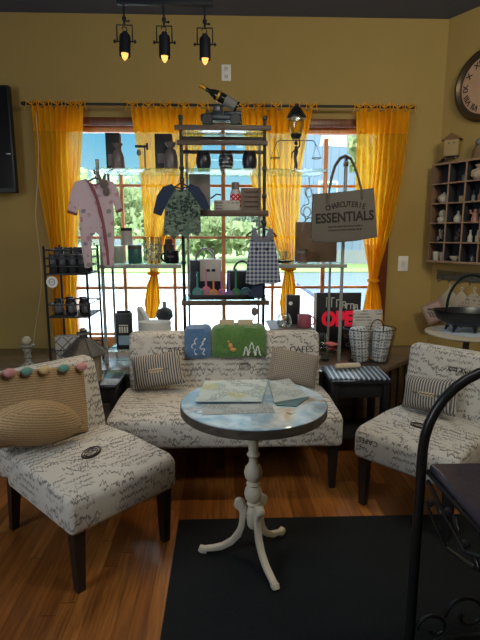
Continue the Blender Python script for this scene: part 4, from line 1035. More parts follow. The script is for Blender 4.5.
b = MB(); b.lathe([(.0, 0), (.040, 0), (.042, .008), (.042, .145), (.03, .165), (0, .165)], 18); b.build('glass_body', plain('milky bottle', srgb(196, 190, 186), .3), t)
g = G('red plaid'); u, v, w3 = g.sep(g.co()); k1_ = g.math('FRACT', g.math('DIVIDE', g.math('ADD', u, w3), .034)); k2_ = g.math('FRACT', g.math('DIVIDE', g.math('SUBTRACT', w3, u), .034))
m_plaid = g.done(g.mix(g.math('MULTIPLY', g.math('GREATER_THAN', k1_, .5), g.math('GREATER_THAN', k2_, .5)), srgb(206, 24, 44), srgb(236, 220, 220)), .6)
b = MB(); b.lathe([(.042, .03), (.0435, .031), (.0435, .130), (.042, .131)], 18); b.build('plaid_label', m_plaid, t)
b = MB(); b.lathe([(.0, .160), (.03, .160), (.03, .215), (.027, .22), (0, .22)], 16); b.build('cap', m_cello, t)

# ---- left wing shelf
def jar(name, lab, cat, x, Y, z, r, h, m, lid=None, lm=None, grp=None):
    t = thing(name, lab, cat, (xw(x, Y, 255), Y, z), 0, grp)
    b = MB(); b.lathe([(.0, 0), (r*.92, 0), (r, .006), (r, h-.01), (r*.9, h), (0, h)], 20); b.build('jar_body', m, t)
    if lid: b = MB(); b.lathe([(.0, h-.002), (r*1.02, h-.002), (r*1.02, h+lid-.004), (r*.96, h+lid), (0, h+lid)], 20); b.build('lid', lm, t)
    return t
m_pgreen = plain('pale green wax', srgb(160, 172, 156), .35); m_tealw = plain('teal glaze', srgb(58, 112, 108), .35); m_whitej = plain('white candle tin', srgb(206, 200, 190), .4); m_grl = plain('grey lid', srgb(86, 86, 84), .5)
jar('candle_jar', 'pale green candle jar at the end of the shelf by the sleepsuit leg', 'jar', 117.5, 3.84, zw, .052, .135, m_pgreen)
jar('candle_jar', 'white candle tin with a black lid, raised behind the teal jar', 'jar', 127.5, 4.0, zw+.141, .045, .115, m_whitej, .022, m_black)
t = thing('display_riser', 'clear block raising the white candle tin', 'riser', (xw(127.5, 4.0, 255), 4.0, zw)); b = MB(); b.box((0, 0, .07), (.10, .10, .14), .004); b.build('block', MAT['glass'], t)
jar('candle_jar', 'teal candle jar with a grey lid on the glass shelf', 'jar', 135, 3.80, zw, .054, .115, m_tealw, .028, m_grl)
g = G('speckled glass'); n1 = g.voro(g.co(), 46); tr = g.n('ShaderNodeBsdfTransparent'); df = g.n('ShaderNodeBsdfDiffuse'); g.set(df.inputs[0], g.mix(g.step(n1, .25, .3), srgb(40, 44, 46), srgb(216, 214, 200)))
mxs = g.n('ShaderNodeMixShader'); g.set(mxs.inputs[0], g.math('MULTIPLY', g.step(n1, .52, .46), .9)); g.nt.links.new(tr.outputs[0], mxs.inputs[1]); g.nt.links.new(df.outputs[0], mxs.inputs[2]); g.nt.links.new(mxs.outputs[0], g.o.inputs[0])
t = thing('glass_vase', 'clear glass vase with black and white speckled decoration', 'vase', (xw(152.5, 3.88, 250), 3.88, zw))
b = MB(); b.lathe([(.0, 0), (.068, 0), (.072, .01), (.072, .205), (.069, .205), (.069, .012), (0, .01)], 24); b.build('glass_wall', MAT['glass'], t)
b = MB(); b.lathe([(.0725, .02), (.0735, .021), (.0735, .15), (.0725, .151)], 24); b.build('speckled_band', g.m, t)
def mug(name, lab, x, Y, z, r, h, m, side=-1, grp=None, y=255):
    t = thing(name, lab, 'mug', (xw(x, Y, y), Y, z), 0, grp)
    b = MB(); b.lathe([(.0, 0), (r*.9, 0), (r, .008), (r, h), (r*.92, h), (r*.9, .012), (0, .010)], 22); b.build('cup', m, t)
    b = MB(); b.tube(arc(side*r*.96, h*.5, h*.33, 90, 270, 12) if side < 0 else arc(side*r*.96, h*.5, h*.33, -90, 90, 12), .007, 7); b.build('handle', m, t)
    return t
mt_ = mug('mug', 'black mug with white lettering marks below the leaf print shirt', 172, 3.82, zw, .054, .098, m_black_gloss, -1)
b = MB()
for i in range(7): b.box((-.03+.0095*i, -.0545+abs(i-3)**2*.0012, .055), (.005, .002, .018 if i % 2 else .012), mx=None)
b.build('printed_mark', m_cello, mt_)
t = thing('cookie_bag', 'brown cellophane packet standing behind the black mug', 'packet', (xw(169, 3.95, 250), 3.95, zw)); b = MB(); b.box((0, 0, .075), (.085, .05, .15), .012); b.box((0, 0, .165), (.06, .012, .05), .004); b.build('packet_body', plain('brown packet', srgb(92, 62, 46), .4), t)

# ---- right wing shelf
t = thing('saucer', 'black saucer on the shelf beside the gingham dress', 'saucer', (xw(283, 3.84, 255), 3.84, zw)); b = MB(); b.lathe([(.0, 0), (.05, 0), (.085, .016), (.088, .022), (.05, .010), (0, .010)], 24); b.build('dish', m_black_gloss, t)
t = thing('glass_cup', 'clear glass cup on the black saucer', 'cup', (xw(282, 3.84, 255), 3.84, zw+.0105)); b = MB(); b.lathe([(.0, 0), (.03, 0), (.04, .02), (.045, .085), (.042, .085), (.037, .022), (0, .008)], 20); b.build('bowl', MAT['glass'], t)
b = MB(); b.tube(arc(.043, .05, .025, -90, 90, 10), .005, 6); b.build('handle', MAT['glass'], t)
m_blab = plain('brown printed label', srgb(112, 84, 74), .6)
t = jar('spice_jar', 'small glass jar with a brown label in front of the kraft bag', 'jar', 302.5, 3.80, zw, .040, .098, plain('glass jar grey', srgb(142, 140, 136), .2), .014, m_blab)
b = MB(); b.lathe([(.0402, .015), (.0412, .016), (.0412, .08), (.0402, .081)], 20); b.build('label', m_blab, t)
g = G('kraft paper'); kraft = g.done(g.mix(g.noise(g.co(), 20, 3), srgb(150, 126, 104), srgb(178, 152, 126)), .85, 0, .2, thin=.35)
t, w, h = pbox('kraft_bag', 'brown kraft paper bag standing half behind the tote bag', 'bag', 296, 337, 222, 4.0, zw, kraft, .06)
b = MB(); b.tube([(-w*.30, -.034, h*.98)] + arc(-w*.18, h*.98, w*.12, 180, 0, 12, -.034), .005, 6); b.build('handle', m_black, t)

# ---- tray shelf in the middle
YM = 3.80
tx0, tx1 = P(190, 295, Y=YM).x, P(254, 295, Y=YM).x; TW = tx1-tx0
t = thing('tray', 'long black tray holding round headed brushes', 'tray', ((tx0+tx1)/2, YM, zc_))
b = MB(); b.box((0, 0, .005), (TW, .13, .008), .002); b.build('tray_base', m_bk, t)
b = MB()
for yy in (-.063, .063): b.box((0, yy, .020), (TW, .006, .036), .002)
for xx in (-TW/2+.003, TW/2-.003): b.box((xx, 0, .020), (.006, .12, .036), .002)
b.build('tray_wall', m_bk, t)
bc = [((62, 142, 140), 'teal'), ((206, 124, 150), 'pink'), ((206, 134, 70), 'orange'), ((196, 110, 160), 'magenta'), ((128, 100, 160), 'purple'), ((70, 150, 92), 'green'), ((50, 120, 130), 'dark teal')]
for i, (c, nm) in enumerate(bc):
    x = (197.5, 206, 213.5, 221.5, 229, 236, 245.5)[i]; m = plain(nm + ' plastic', srgb(*c), .35)
    yo = .022 if i % 2 else -.018
    t = thing('hairbrush', f'{nm} round headed brush standing in the black tray', 'brush', (xw(x, YM, 285), YM+yo, zc_+.0095), 0, 'brushes in the black tray', (R(-4 if yo > 0 else 4)*0, 0, 0))
    r = (.042, .044, .036, .034, .030, .036, .042)[i]; hh = (.20, .22, .13, .20, .19, .22, .0)[i]
    b = MB(); b.lathe([(.0, -.009), (r*.9, -.009), (r, -.004), (r, .004), (r*.9, .009), (0, .009)], 20, Matrix.Translation((0, 0, r)) @ Matrix.Rotation(PI/2, 4, 'X')); b.build('head', m, t)
    b = MB(); b.lathe([(.0, -.0105), (r*.6, -.0105), (r*.6, .0105), (0, .0105)], 18, Matrix.Translation((0, 0, r)) @ Matrix.Rotation(PI/2, 4, 'X')); b.build('pad', plain(nm + ' pad', tuple(.5*k+.12 for k in srgb(*c)), .6), t)
    if hh: b = MB(); b.tube([(0, 0, r*1.9), (0, 0, hh)], [.008, .007], 8); b.ball((0, 0, hh), .009); b.build('handle', m, t)
# bags behind the tray
m_cream_l = plain('cream leatherette', srgb(186, 178, 170), .5); m_navyl = plain('black leatherette', srgb(30, 34, 44), .45)
yb_ = 3.99
def handbag(lab, x0, x1, y0, m, flap, hx0, hx1, hy):
    X0, X1 = P(x0, y0, Y=yb_).x, P(x1, y0, Y=yb_).x; Zt = P(240, y0, Y=yb_).z; h = Zt-zc_
    t = thing('handbag', lab, 'bag', ((X0+X1)/2, yb_, zc_)); w = X1-X0
    b = MB(); b.slab([(-w/2, 0), (w/2, 0), (w/2*.94, h), (-w/2*.94, h)], .10, .02); b.build('body', m, t)
    if flap: 
        f0, f1 = (P(200, y0, Y=yb_).x-(X0+X1)/2), w/2+.002
        b = MB(); b.slab([(f0, h*.42), (f1*.97, h*.42), (f1*.95, h+.006), (f0, h+.006)], .112, .01); fo = b.build('flap', m_cream_l, t); fo['label'] = 'cream flap'
        b = MB()
        for q in (-.025, .02): b.box(((f0+f1)/2+q, -.058, h*.72), (.03, .006, .022), .004)
        b.build('clasp', m_black, fo)
    A0, A1 = P(hx0, y0, Y=yb_).x-(X0+X1)/2, P(hx1, y0, Y=yb_).x-(X0+X1)/2; zh_ = P(240, hy, Y=yb_).z-zc_
    b = MB(); b.tube([((A0+A1)/2+(A1-A0)/2*math.cos(R(a)), 0, h-.01+(zh_-h+.01)*math.sin(R(a))) for a in range(180, -1, -12)], .009, 8); b.build('handle', m if not flap else m_cello, t)
handbag('black handbag with a cream flap and arched handle on the tray shelf', 189, 222, 259.5, m_navyl, True, 196, 215, 248.5)
handbag('small black handbag behind the green brush', 226, 258, 270, m_navyl, False, 234, 250, 261)
q = P(254.5, 309, Y=3.67); b = MB(); b.ball((0, 0, 0), (.026, .010, .036)); o = b.build('hang_tag', m_cello, None, loc=(q.x, q.y, q.z-.02))
tag(o, 'grey oval hang tag dangling under the tray shelf', 'tag'); b = MB(); b.tube([(0, 0, .035), (0, 0, .075)], .002, 5); b.build('string', m_black, o)

# ---- bench level, right: tray with mug and glass, black carton, open sign
Yr = 3.80
t, w, h = pbox('gift_box', 'black carton with a small white round mark beside the pink mug', 'box', 286.5, 300, 295, 3.95, ztray, m_bk, .06)
b = MB(); b.lathe([(.0, 0), (.016, 0), (.016, .001), (0, .001)], 18, Matrix.Translation((-.025, -.0305, h*.72)) @ Matrix.Rotation(PI/2, 4, 'X')); b.build('round_mark', m_white, t)
m_pink = plain('pink glaze', srgb(164, 86, 98), .3)
mug('mug', 'pink mug in front of the black carton', 304.5, Yr, ztray, .056, .098, m_pink, 1, y=320)
t = thing('glass_bowl', 'round clear glass bowl beside the pink mug', 'bowl', (xw(284, Yr-.03, 320), Yr-.03, ztray)); b = MB(); b.lathe([(.0, 0), (.04, 0), (.062, .04), (.058, .08), (.045, .11), (.042, .11), (.055, .08), (.058, .042), (.036, .006), (0, .005)], 22); b.build('bowl_wall', MAT['glass'], t)
Yo = 4.14
X0, X1 = P(316, 320, Y=Yo).x, P(360, 320, Y=Yo).x; Zt = P(240, 293, Y=Yo).z; w, h = X1-X0, Zt-bz
t = thing('open_sign', 'black board with red OPEN letters standing in the window by the wire basket', 'sign', ((X0+X1)/2, Yo, bz))
b = MB(); b.box((0, 0, h/2), (w, .022, h), .003); b.build('board', m_bk, t)
b = MB(); b.box((-w/2-.012, -.002, h/2), (.022, .026, h), .003); b.build('white_edge', m_white, t)
g = G('red sign letters'); m_redl = g.done(srgb(226, 24, 58), .4, emit=srgb(226, 24, 58), estr=.25)
q = P(344, 319.5, Y=Yo-.016); text_mesh('OPEN', .175, m_redl, t, (q.x-t.location.x, -.016, q.z-bz), (PI/2, 0, 0), 'open_lettering', ext=.004, bold=.010, sx=.86)
m_wl = plain('white sign letters', srgb(206, 206, 196), .6)
b = MB(); rnd = random.Random(5)
for x0, y0, hh in ((326, 297, 10), (331, 297, 10), (336, 299, 8), (342, 301, 7), (346, 303, 6), (350, 303, 6), (354, 304, 5)):
    a, c = P(x0, y0, Y=Yo), P(x0+3, y0+hh, Y=Yo); wq = c.x-a.x; hq = a.z-c.z; X = a.x-t.location.x; Z = c.z-bz
    b.box((X+.004, -.0125, Z+hq/2), (.009, .003, hq)); b.box((X+wq/2, -.0125, Z+hq-.006), (wq, .003, .010))
    if rnd.random() < .6: b.box((X+wq/2, -.0125, Z+hq*.45), (wq*.9, .003, .009))
    if rnd.random() < .5: b.box((X+wq, -.0125, Z+hq*.4), (.009, .003, hq*.8))
b.build('worn_white_lettering', m_wl, t)
# small glassware and card on the low glass shelf
q = P(322, 338, Y=3.86); t = thing('drinking_glass', 'small clear drinking glass on the low glass shelf by the settee back', 'glass', (q.x+.0, 3.86, zb_)); b = MB(); b.lathe([(.0, 0), (.034, 0), (.042, .10), (.039, .10), (.032, .006), (0, .005)], 20); b.build('tumbler_wall', MAT['glass'], t)
q = P(331, 344, Y=3.90); o = MB().box((0, 0, .004), (.09, .12, .008), .001).build('gift_card', plain('coral card', srgb(206, 96, 84), .6), None, loc=(q.x, 3.90, zb_), rot=(0, 0, R(25))); tag(o, 'coral card lying on the low glass shelf in front of the sign', 'card')
for i, (x, y) in enumerate(((321, 361.5),)):
    q = P(x, y, Z=bz); t = thing('sunglasses', 'black sunglasses lying on the bench beside the pole', 'sunglasses', (q.x, max(q.y, 3.50), bz), R(-12))
    for s_ in (-1, 1):
        b = MB(); b.ball((.034*s_, 0, .016), (.032, .008, .016)); b.build('lens', m_black_gloss, t); b = MB(); b.tube([(.064*s_, .004, .016), (.055*s_, .10, .006)], .003, 5); b.build('temple', m_black, t)
    b = MB(); b.tube([(-.012, -.002, .02), (0, -.004, .023), (.012, -.002, .02)], .003, 6); b.build('bridge', m_black, t)
# wire basket of rolled towels
q = P(369.5, 340, Y=3.70); bx_ = q.x; byy = 3.71
t = thing('wire_basket', 'wire basket of rolled check towels on the bench end', 'basket', (bx_, byy, bz))
m_w = plain('zinc wire', srgb(70, 72, 74), .4, .8)
b = MB(); H_ = .275
prof = lambda z: (.160+.048*z/H_, .125+.03*z/H_)
for z in (0.004, .068, .136, .205, H_):
    rx_, ry_ = prof(z); b.tube([(rx_*math.cos(a), ry_*math.sin(a), z) for a in [2*PI*k/32 for k in range(32)]], 0.0028 if z < H_ else .0045, 5, True)
for k in range(18):
    a = 2*PI*k/18; b.tube([(0, 0, .004), (.160*math.cos(a), .125*math.sin(a), .004), (.208*math.cos(a), .155*math.sin(a), H_)], .0021, 5)
b.build('wire_cage', m_w, t)
b = MB(); b.tube([(.05*math.cos(R(a))+.01, -.155, H_+.02+.075*math.sin(R(a))) for a in range(-10, 191, 12)], .0045, 6); b.build('handle', m_w, t)
m_tow = mat_check('check towel', srgb(206, 210, 210), srgb(206, 210, 210), srgb(126, 132, 138), .026)
for x_, a in ((-.072, 7), (.072, -7)):
    o = MB(); o.lathe([(.0, 0), (.050, 0), (.058, .01), (.074, .17), (.076, .24), (.06, .275), (.03, .28), (0, .272)], 20, Matrix.Scale(.80, 4, (0, 1, 0))); o = o.build('rolled_towel', m_tow, None, loc=(bx_+x_*1.0, byy-.035, bz+.014), rot=(0, R(-a*.9), 0))
    tag(o, 'rolled grey check towel in the wire basket, ' + ('nearer the pole' if x_ < 0 else 'nearer the slanted wall'), 'towel', 'towels in the wire basket')
m_pk = mat_text('cream packet', srgb(190, 186, 178), srgb(112, 108, 106), 40, 50, .3)
o = MB().box((0, 0, .2), (.235, .024, .40), .006).build('towel_packet', m_pk, None, loc=(bx_-.005, byy+.053, bz+.012), rot=(0, R(-3)*0, 0)); tag(o, 'tall cream printed packet at the back of the wire basket', 'packet')

# ---- bench level, left: coffee bag, planter
t, w, h = pbox('coffee_bag', 'black coffee bag with a pale blue label on the low glass shelf', 'bag', 116, 131.5, 312, 3.80, zb_, m_bk, .07)
b = MB(); b.box((.002, -.0362, h*.26), (w*.74, .002, h*.26)); b.build('blue_label', plain('pale blue label', srgb(126, 152, 168), .6), t)
b = MB()
for i in range(4): b.box((-w*.24+w*.16*i, -.0362, h*.55), (w*.10, .002, h*.16))
b.box((0, -.0362, h*.67), (w*.6, .002, h*.03)); b.build('white_print', m_wl, t)
b = MB(); b.box((0, 0, h+.008), (w*.9, .016, .02), .003); b.build('folded_top', m_bk, t)
px0, px1 = P(139, 330, Y=3.86).x, P(171, 330, Y=3.86).x; w = px1-px0; h = P(240, 321, Y=3.86).z - zb_
t = thing('planter', 'white oval planter with handwritten script behind the settee back', 'planter', ((px0+px1)/2, 3.86, zb_))
mx = Matrix.Scale(.62, 4, (0, 1, 0)); b = MB(); b.lathe([(.0, 0), (w*.40, 0), (w*.42, .01), (w*.49, h*.85), (w*.52, h), (w*.49, h), (w*.45, h*.8), (w*.39, .012), (0, .012)], 30, mx); b.build('pot', m_cream, t)
b = MB(); b.tube([(-w*.26+w*.55*k/24, -.62*w*.485*math.sqrt(max(0, 1-((-w*.26+w*.55*k/24)/(w*.485))**2))-.003, h*.62+.012*math.sin(k*1.9)) for k in range(25)], .003, 5); b.build('script', m_iron, t)
q = P(142, 309, Y=3.95); t = thing('ceramic_scoop', 'white ceramic scoop standing up behind the planter', 'scoop', (q.x, 4.02, zb_)); Zt = P(240, 305, Y=4.02).z-zb_
b = MB(); b.slab([(-.05, 0), (.085, 0), (.085, Zt*.42), (.06, Zt*.55), (.02, Zt*.82), (-.01, Zt*.97), (-.04, Zt), (-.055, Zt*.93)], .07, .03); b.build('scoop_body', m_cream, t)
q = P(164, 315, Y=3.99); t = thing('fuzzy_bottle', 'bottle in a dark fuzzy cover standing behind the planter', 'bottle', (q.x, 4.03, zb_)); Zt = P(240, 301, Y=4.03).z-zb_; Zs = P(240, 322, Y=4.03).z-zb_
b = MB(); b.lathe([(.0, 0), (.055, 0), (.055, Zs), (.02, Zs+.03), (.018, Zt), (0, Zt)], 18); b.build('bottle_glass', plain('grey glass', srgb(150, 156, 156), .15), t)
b = MB(); zc0 = P(240, 314, Y=4.03).z-zb_; b.ball((0, 0, zc0), (.072, .068, .062), 26, 18)
for i, v_ in enumerate(b.v):
    d = Vector(v_)-Vector((0, 0, zc0)); b.v[i] = tuple(Vector((0, 0, zc0)) + d*(1+.12*mnoise.noise(d*60)))
b.build('fuzzy_cover', fuzzy('charcoal fur', srgb(30, 32, 34), srgb(70, 72, 70)), t)

# ---- black three tier rack
kx0, kx1 = P(47, 300, Y=3.52).x, P(88, 300, Y=3.52).x; kw = kx1-kx0; ky0, ky1 = 3.52, 3.86
rk = thing('tiered_rack', 'black metal rack of three baskets beside the outermost curtain', 'rack', ((kx0+kx1)/2, (ky0+ky1)/2, bz)); kd = ky1-ky0
for sx in (-1, 1):
    for sy in (-1, 1):
        zt_ = P(240, 246, Y=ky0).z-bz; b = MB(); b.tube([(sx*kw/2*1.03, sy*kd/2, .01), (sx*kw/2, sy*kd/2, zt_)], .009, 8); b.ball((sx*kw/2*1.03, sy*kd/2, .010), .0105); b.build('leg', m_black, rk)
tz = []
for yb2, hh, solid in ((274, .175, True), (316.5, .095, False), (362, .10, False)):
    z = P(240, yb2, Y=ky0).z - bz; tz.append(z+bz); b = MB(); b.box((0, 0, z), (kw-.0, kd-.0, .012), .002)
    tt = b.build('basket', m_black, rk); b = MB()
    zz = [z+hh] if not solid else [z+hh, z+hh*.66, z+hh*.33]
    for q in zz: b.tube([(-kw/2, -kd/2, q), (kw/2, -kd/2, q), (kw/2, kd/2, q), (-kw/2, kd/2, q)], .0055, 6, True)
    for k in range(9):
        b.tube([(-kw/2+kw*k/8, -kd/2, z), (-kw/2+kw*k/8, -kd/2, z+hh)], .0022, 5); b.tube([(kw/2, -kd/2+kd*k/8, z), (kw/2, -kd/2+kd*k/8, z+hh)], .0022, 5)
    b.build('basket_rail', m_black, tt)
RX, RYc = (kx0+kx1)/2, (ky0+ky1)/2
m_pouchl = mat_text('grey pouch label', srgb(108, 106, 112), srgb(40, 40, 46), 50, 60, .35)
for row in (0, 1):
    for i in range(4):
        x_ = RX-kw*.36+kw*.24*i; y_ = RYc-.10+.13*row; hh = .135 if row == 0 else .185
        t = thing('coffee_pouch', f'dark coffee pouch, {("front", "back")[row]} row of the rack\'s top basket, ' + ('nearest the wall', 'second from the wall', 'third from the wall', 'nearest the sleepsuit')[i], 'pouch', (x_, y_, tz[0]+.0065), 0, 'coffee pouches in the top basket')
        b = MB(); b.slab([(-.030, 0), (.030, 0), (.031, hh*.8), (.027, hh), (-.027, hh), (-.031, hh*.8)], .045, .010); b.build('pouch_body', m_bk, t); b = MB(); b.box((0, -.0232, hh*.66), (.044, .0015, .045)); b.build('label', m_pouchl, t)
m_jard = plain('dark jar', srgb(38, 40, 46), .25)
for i, (x, y_) in enumerate(((62, 3.62), (74, 3.60), (82.5, 3.72), (92, 3.62), (99, 3.76))):
    X = min(max(P(x, 305, Y=y_).x, kx0+.045), kx1-.045 if i != 4 else kx1-.04)
    t = thing('jar', ('dark lidded jar in the middle basket, nearest the curtain', 'dark lidded jar in the middle basket, second from the curtain', 'dark lidded jar in the middle basket, set back in the centre', 'dark lidded jar in the middle basket at the front end', 'dark lidded jar in the middle basket at the back end')[i], 'jar', (kx0+.045+(kw-.09)*i/4, 3.62 if i % 2 == 0 else 3.73, tz[1]+.0065), 0, 'jars in the middle basket')
    b = MB(); b.lathe([(.0, 0), (.030, 0), (.032, .006), (.032, .085), (.022, .10), (0, .10)], 16); b.build('jar_body', m_jard, t); b = MB(); b.lathe([(.0, .099), (.027, .099), (.027, .122), (0, .123)], 16); b.build('lid', m_black, t); b = MB(); b.lathe([(.0322, .02), (.033, .021), (.033, .07), (.0322, .071)], 16); b.build('label', m_pouchl, t)
g = G('quatrefoil card'); u, v, _ = g.sep(g.co('UV')); pu = g.math('PINGPONG', g.math('ADD', u, 3.0), .045); pv = g.math('PINGPONG', g.math('ADD', v, 3.0), .045)
dd = g.math('ADD', pu, pv); m_quat = g.done(g.mix(g.math('LESS_THAN', g.math('ABSOLUTE', g.math('SUBTRACT', dd, .045)), .005), srgb(172, 168, 160), srgb(84, 82, 84)), .8)
t = thing('patterned_box', 'white quatrefoil patterned box with a black medallion in the lowest basket', 'box', (RX-.045, 3.605, tz[2]+.0065), R(0)); hb = P(240, 334, Y=3.6).z - tz[2]-.01
b = MB(); b.box((0, 0, hb/2), (.17, .08, hb), .006); b.build('carton', m_quat, t); b = MB(); b.tube([(.04+.032*math.cos(a), -.0405, hb*.45+.042*math.sin(a)) for a in [2*PI*k/20 for k in range(20)]], .006, 5, True); b.ball((.04, -.040, hb*.45), (.016, .004, .022)); b.build('medallion', m_black, t)
t = thing('jar', 'squat black jar with a knobbed lid in the lowest basket', 'jar', (kx1-.065, 3.66, tz[2]+.0065)); b = MB(); b.lathe([(.0, 0), (.05, 0), (.052, .008), (.052, .085), (.04, .10), (0, .10)], 18); b.build('jar_body', m_jard, t); b = MB(); b.lathe([(.0, .099), (.046, .10), (.044, .115), (.012, .12), (.012, .135), (.018, .145), (0, .152)], 16); b.build('lid', m_black, t)
q = P(52, 282, Y=3.495); o = MB(); o.lathe([(.0, -.0015), (.041, -.0015), (.041, .0015), (0, .0015)], 24, Matrix.Rotation(PI/2, 4, 'X')); o = o.build('hang_tag', m_white, None, loc=q); tag(o, 'white round tag hanging on the black rack', 'tag')
b = MB(); b.tube([(.02*math.cos(a), -.003, .022*math.sin(a)) for a in [2*PI*k/16 for k in range(16)]], .0025, 5, True); b.box((0, -.0025, 0), (.02, .002, .004)); b.build('printed_mark', m_cello, o)

# ================================================================== TRACK LIGHTS, SCREEN, SWITCHES
YT2 = 3.0
m_blk2 = plain('blue black metal', (.006, .008, .012), .5, 0, .18)
ztk = P(165, 2.5, Y=YT2).z
xa, xb = P(117, 2, Y=YT2).x, P(213, 2, Y=YT2).x
t = thing('light_track', 'black ceiling track carrying the three small spotlights', 'light track', ((xa+xb)/2, YT2, ztk))
b = MB(); b.box((0, 0, 0), (xb-xa, .035, .03), .003); b.build('rail', m_blk2, t)
for x_ in (-.2, .2):
    b = MB(); b.tube([(x_, 0, .01), (x_, 0, CEIL-ztk)], .007, 8); b.lathe([(.0, CEIL-ztk-.012), (.04, CEIL-ztk-.012), (.03, CEIL-ztk-.001), (0, CEIL-ztk-.001)], 14, c=(x_, 0, 0)); b.build('drop_rod', m_black, t)
g = G('warm lamp glass'); m_lamp = g.done((.05, .03, .01), .3, emit=(1.0, .50, .12), estr=1.7)
def spot(label, x, y0, tilt, b0):
    p = P(x, 4, Y=YT2); t = thing('spotlight', label, 'spotlight', (p.x, YT2, ztk-.015), 0, 'spotlights on the ceiling track')
    s = PX(YT2, 2.6); Z = lambda y: P(x, y, Y=YT2).z-(ztk-.015)
    b = MB(); b.tube([(0, 0, 0), (0, 0, Z(24+y0))], .006, 8); b.lathe([(.0, Z(20+y0)), (.012, Z(20+y0)), (.012, Z(17+y0)), (0, Z(17+y0))], 10); b.tube([(0, 0, Z(21+y0)), (.022, 0, Z(21+y0))], .004, 6); b.ball((.025, 0, Z(21+y0)), .007); b.build('stem', m_blk2, t)
    hw = 7.6*s
    b = MB(); b.tube([(-hw, 0, Z(42+y0)), (-hw, 0, Z(25+y0)), (hw, 0, Z(25+y0)), (hw, 0, Z(42+y0))], .0045, 6); b.tube([(-hw-.022, 0, Z(41.5+y0)), (hw+.022, 0, Z(41.5+y0))], .004, 6)
    for q in (-1, 1): b.lathe([(.0, -.004), (.010, -.004), (.010, .004), (0, .004)], 10, Matrix.Translation((q*(hw+.014), 0, Z(41.5+y0))) @ Matrix.Rotation(PI/2, 4, 'Y'))
    b.build('yoke', m_blk2, t)
    zc = Z(41.5+y0); mx = Matrix.Translation((0, 0, zc)) @ Matrix.Rotation(tilt, 4, 'X')
    r = 5.6*s; zt_, zb2 = Z(35+y0)-zc, Z(57+y0)-zc
    b = MB(); b.lathe([(.0, zt_+.02), (r*.5, zt_+.02), (r*.55, zt_+.002), (r*.92, zt_), (r, zt_-.01), (r, zb2), (r*.9, zb2), (r*.85, zb2+.035), (0, zb2+.036)], 22, mx); b.build('housing', m_blk2, t)
    b = MB(); b.lathe([(.0, zb2+.03), (r*.55, zb2+.028), (r*.62, zb2+.008), (r*.5, zb2-.012), (r*.15, zb2-.028), (0, zb2-.03)], 16, mx); b.build('bulb', m_lamp, t)
    b = MB(); b.tube([(.0, .0, zt_+.018), (.012, 0, zt_+.035), (.006, 0, zt_+.05), (-.012, 0, zt_+.055), (-.018, 0, zt_+.04)], .003, 6, mx=mx); b.build('cable', m_blk2, t)
    l = bpy.data.lights.new('spotlight_lamp', 'SPOT'); l.energy = SPOTW; l.color = (1, .72, .40); l.spot_size = R(75); l.spot_blend = .8; l.shadow_soft_size = .02
    lo = bpy.data.objects.new('spotlight_lamp', l); COL.objects.link(lo); lo.location = Vector((p.x, YT2-.01, ztk-.015+zc+zb2-.04)); lo.rotation_euler = (tilt*.5, 0, 0)
spot('black spotlight on the ceiling track nearest the dark wall screen', 123.5, 0, R(-14), 0)
spot('black spotlight in the middle of the ceiling track', 163.5, 1, R(-6), 0)
spot('black spotlight at the end of the track nearest the wall outlet', 204.5, 3, R(-4), 0)

q0, q1 = P(11, 86, Y=4.18), P(18, 193, Y=4.18)
t = thing('wall_screen', 'dark flat screen hanging on the wall beside the outermost curtain', 'screen', (q1.x-.36, 4.18, (q0.z+q1.z)/2)); hh = q0.z-q1.z
b = MB(); b.box((0, 0, 0), (.72, .06, hh), .006); b.build('housing', m_black, t)
b = MB(); b.box((0, -.0305, .01), (.69, .002, hh-.05)); b.build('screen_glass', plain('dark screen', (.006, .008, .014), .15), t)
b = MB(); b.box((0, .065, 0), (.25, .08, .3), .003); b.build('wall_mount', m_black, t)
b = MB(); b.box((.32, -.034, -.13+.02), (.035, .004, .008), .001); b.build('gleam_strip', m_steel, t)  # pale strip put in for a bright gleam on the screen
def plate(name, label, cat, x0, x1, y0, y1, detail):
    a, c = P(x0, y0, Y=WB-.004), P(x1, y1, Y=WB-.004); t = thing(name, label, cat, ((a.x+c.x)/2, WB-.004, (a.z+c.z)/2))
    w, h = c.x-a.x, a.z-c.z; b = MB(); b.box((0, 0, 0), (w, .007, h), .002); b.build('cover_plate', m_white, t)
    for zz in ((-.24, .24) if detail else (0,)):
        b = MB(); b.box((0, -.005, zz*h), (w*.42, .006, h*(.27 if detail else .4)), .002); k = b.build('socket' if detail else 'rocker', plain('ivory plastic', (.62, .61, .56), .4), t)
        if detail: b = MB(); [b.box((s_*w*.09, -.0085, zz*h), (.004, .001, h*.10)) for s_ in (-1, 1)]; b.build('slot', m_black, k)
plate('light_switch', 'pale light switch on the wall beside the gathered curtain', 'switch', 398.5, 407.5, 256, 271, False)
plate('wall_outlet', 'white outlet plate high on the wall above the window', 'outlet', 221.5, 231, 64.5, 81, True)

# ================================================================== THE SLANTED WALL
def W(t, z, out): return rw(t, z, out)
ct, cz = rwt(457.5, 82)
RC = .275
cp = W(ct+RC, P(485, 82, pl=RWP).z - .02, .002)
clk = thing('wall_clock', 'large round clock with roman numerals on the slanted wall', 'clock', cp, 0, None, (0, 0, RW_ROT))
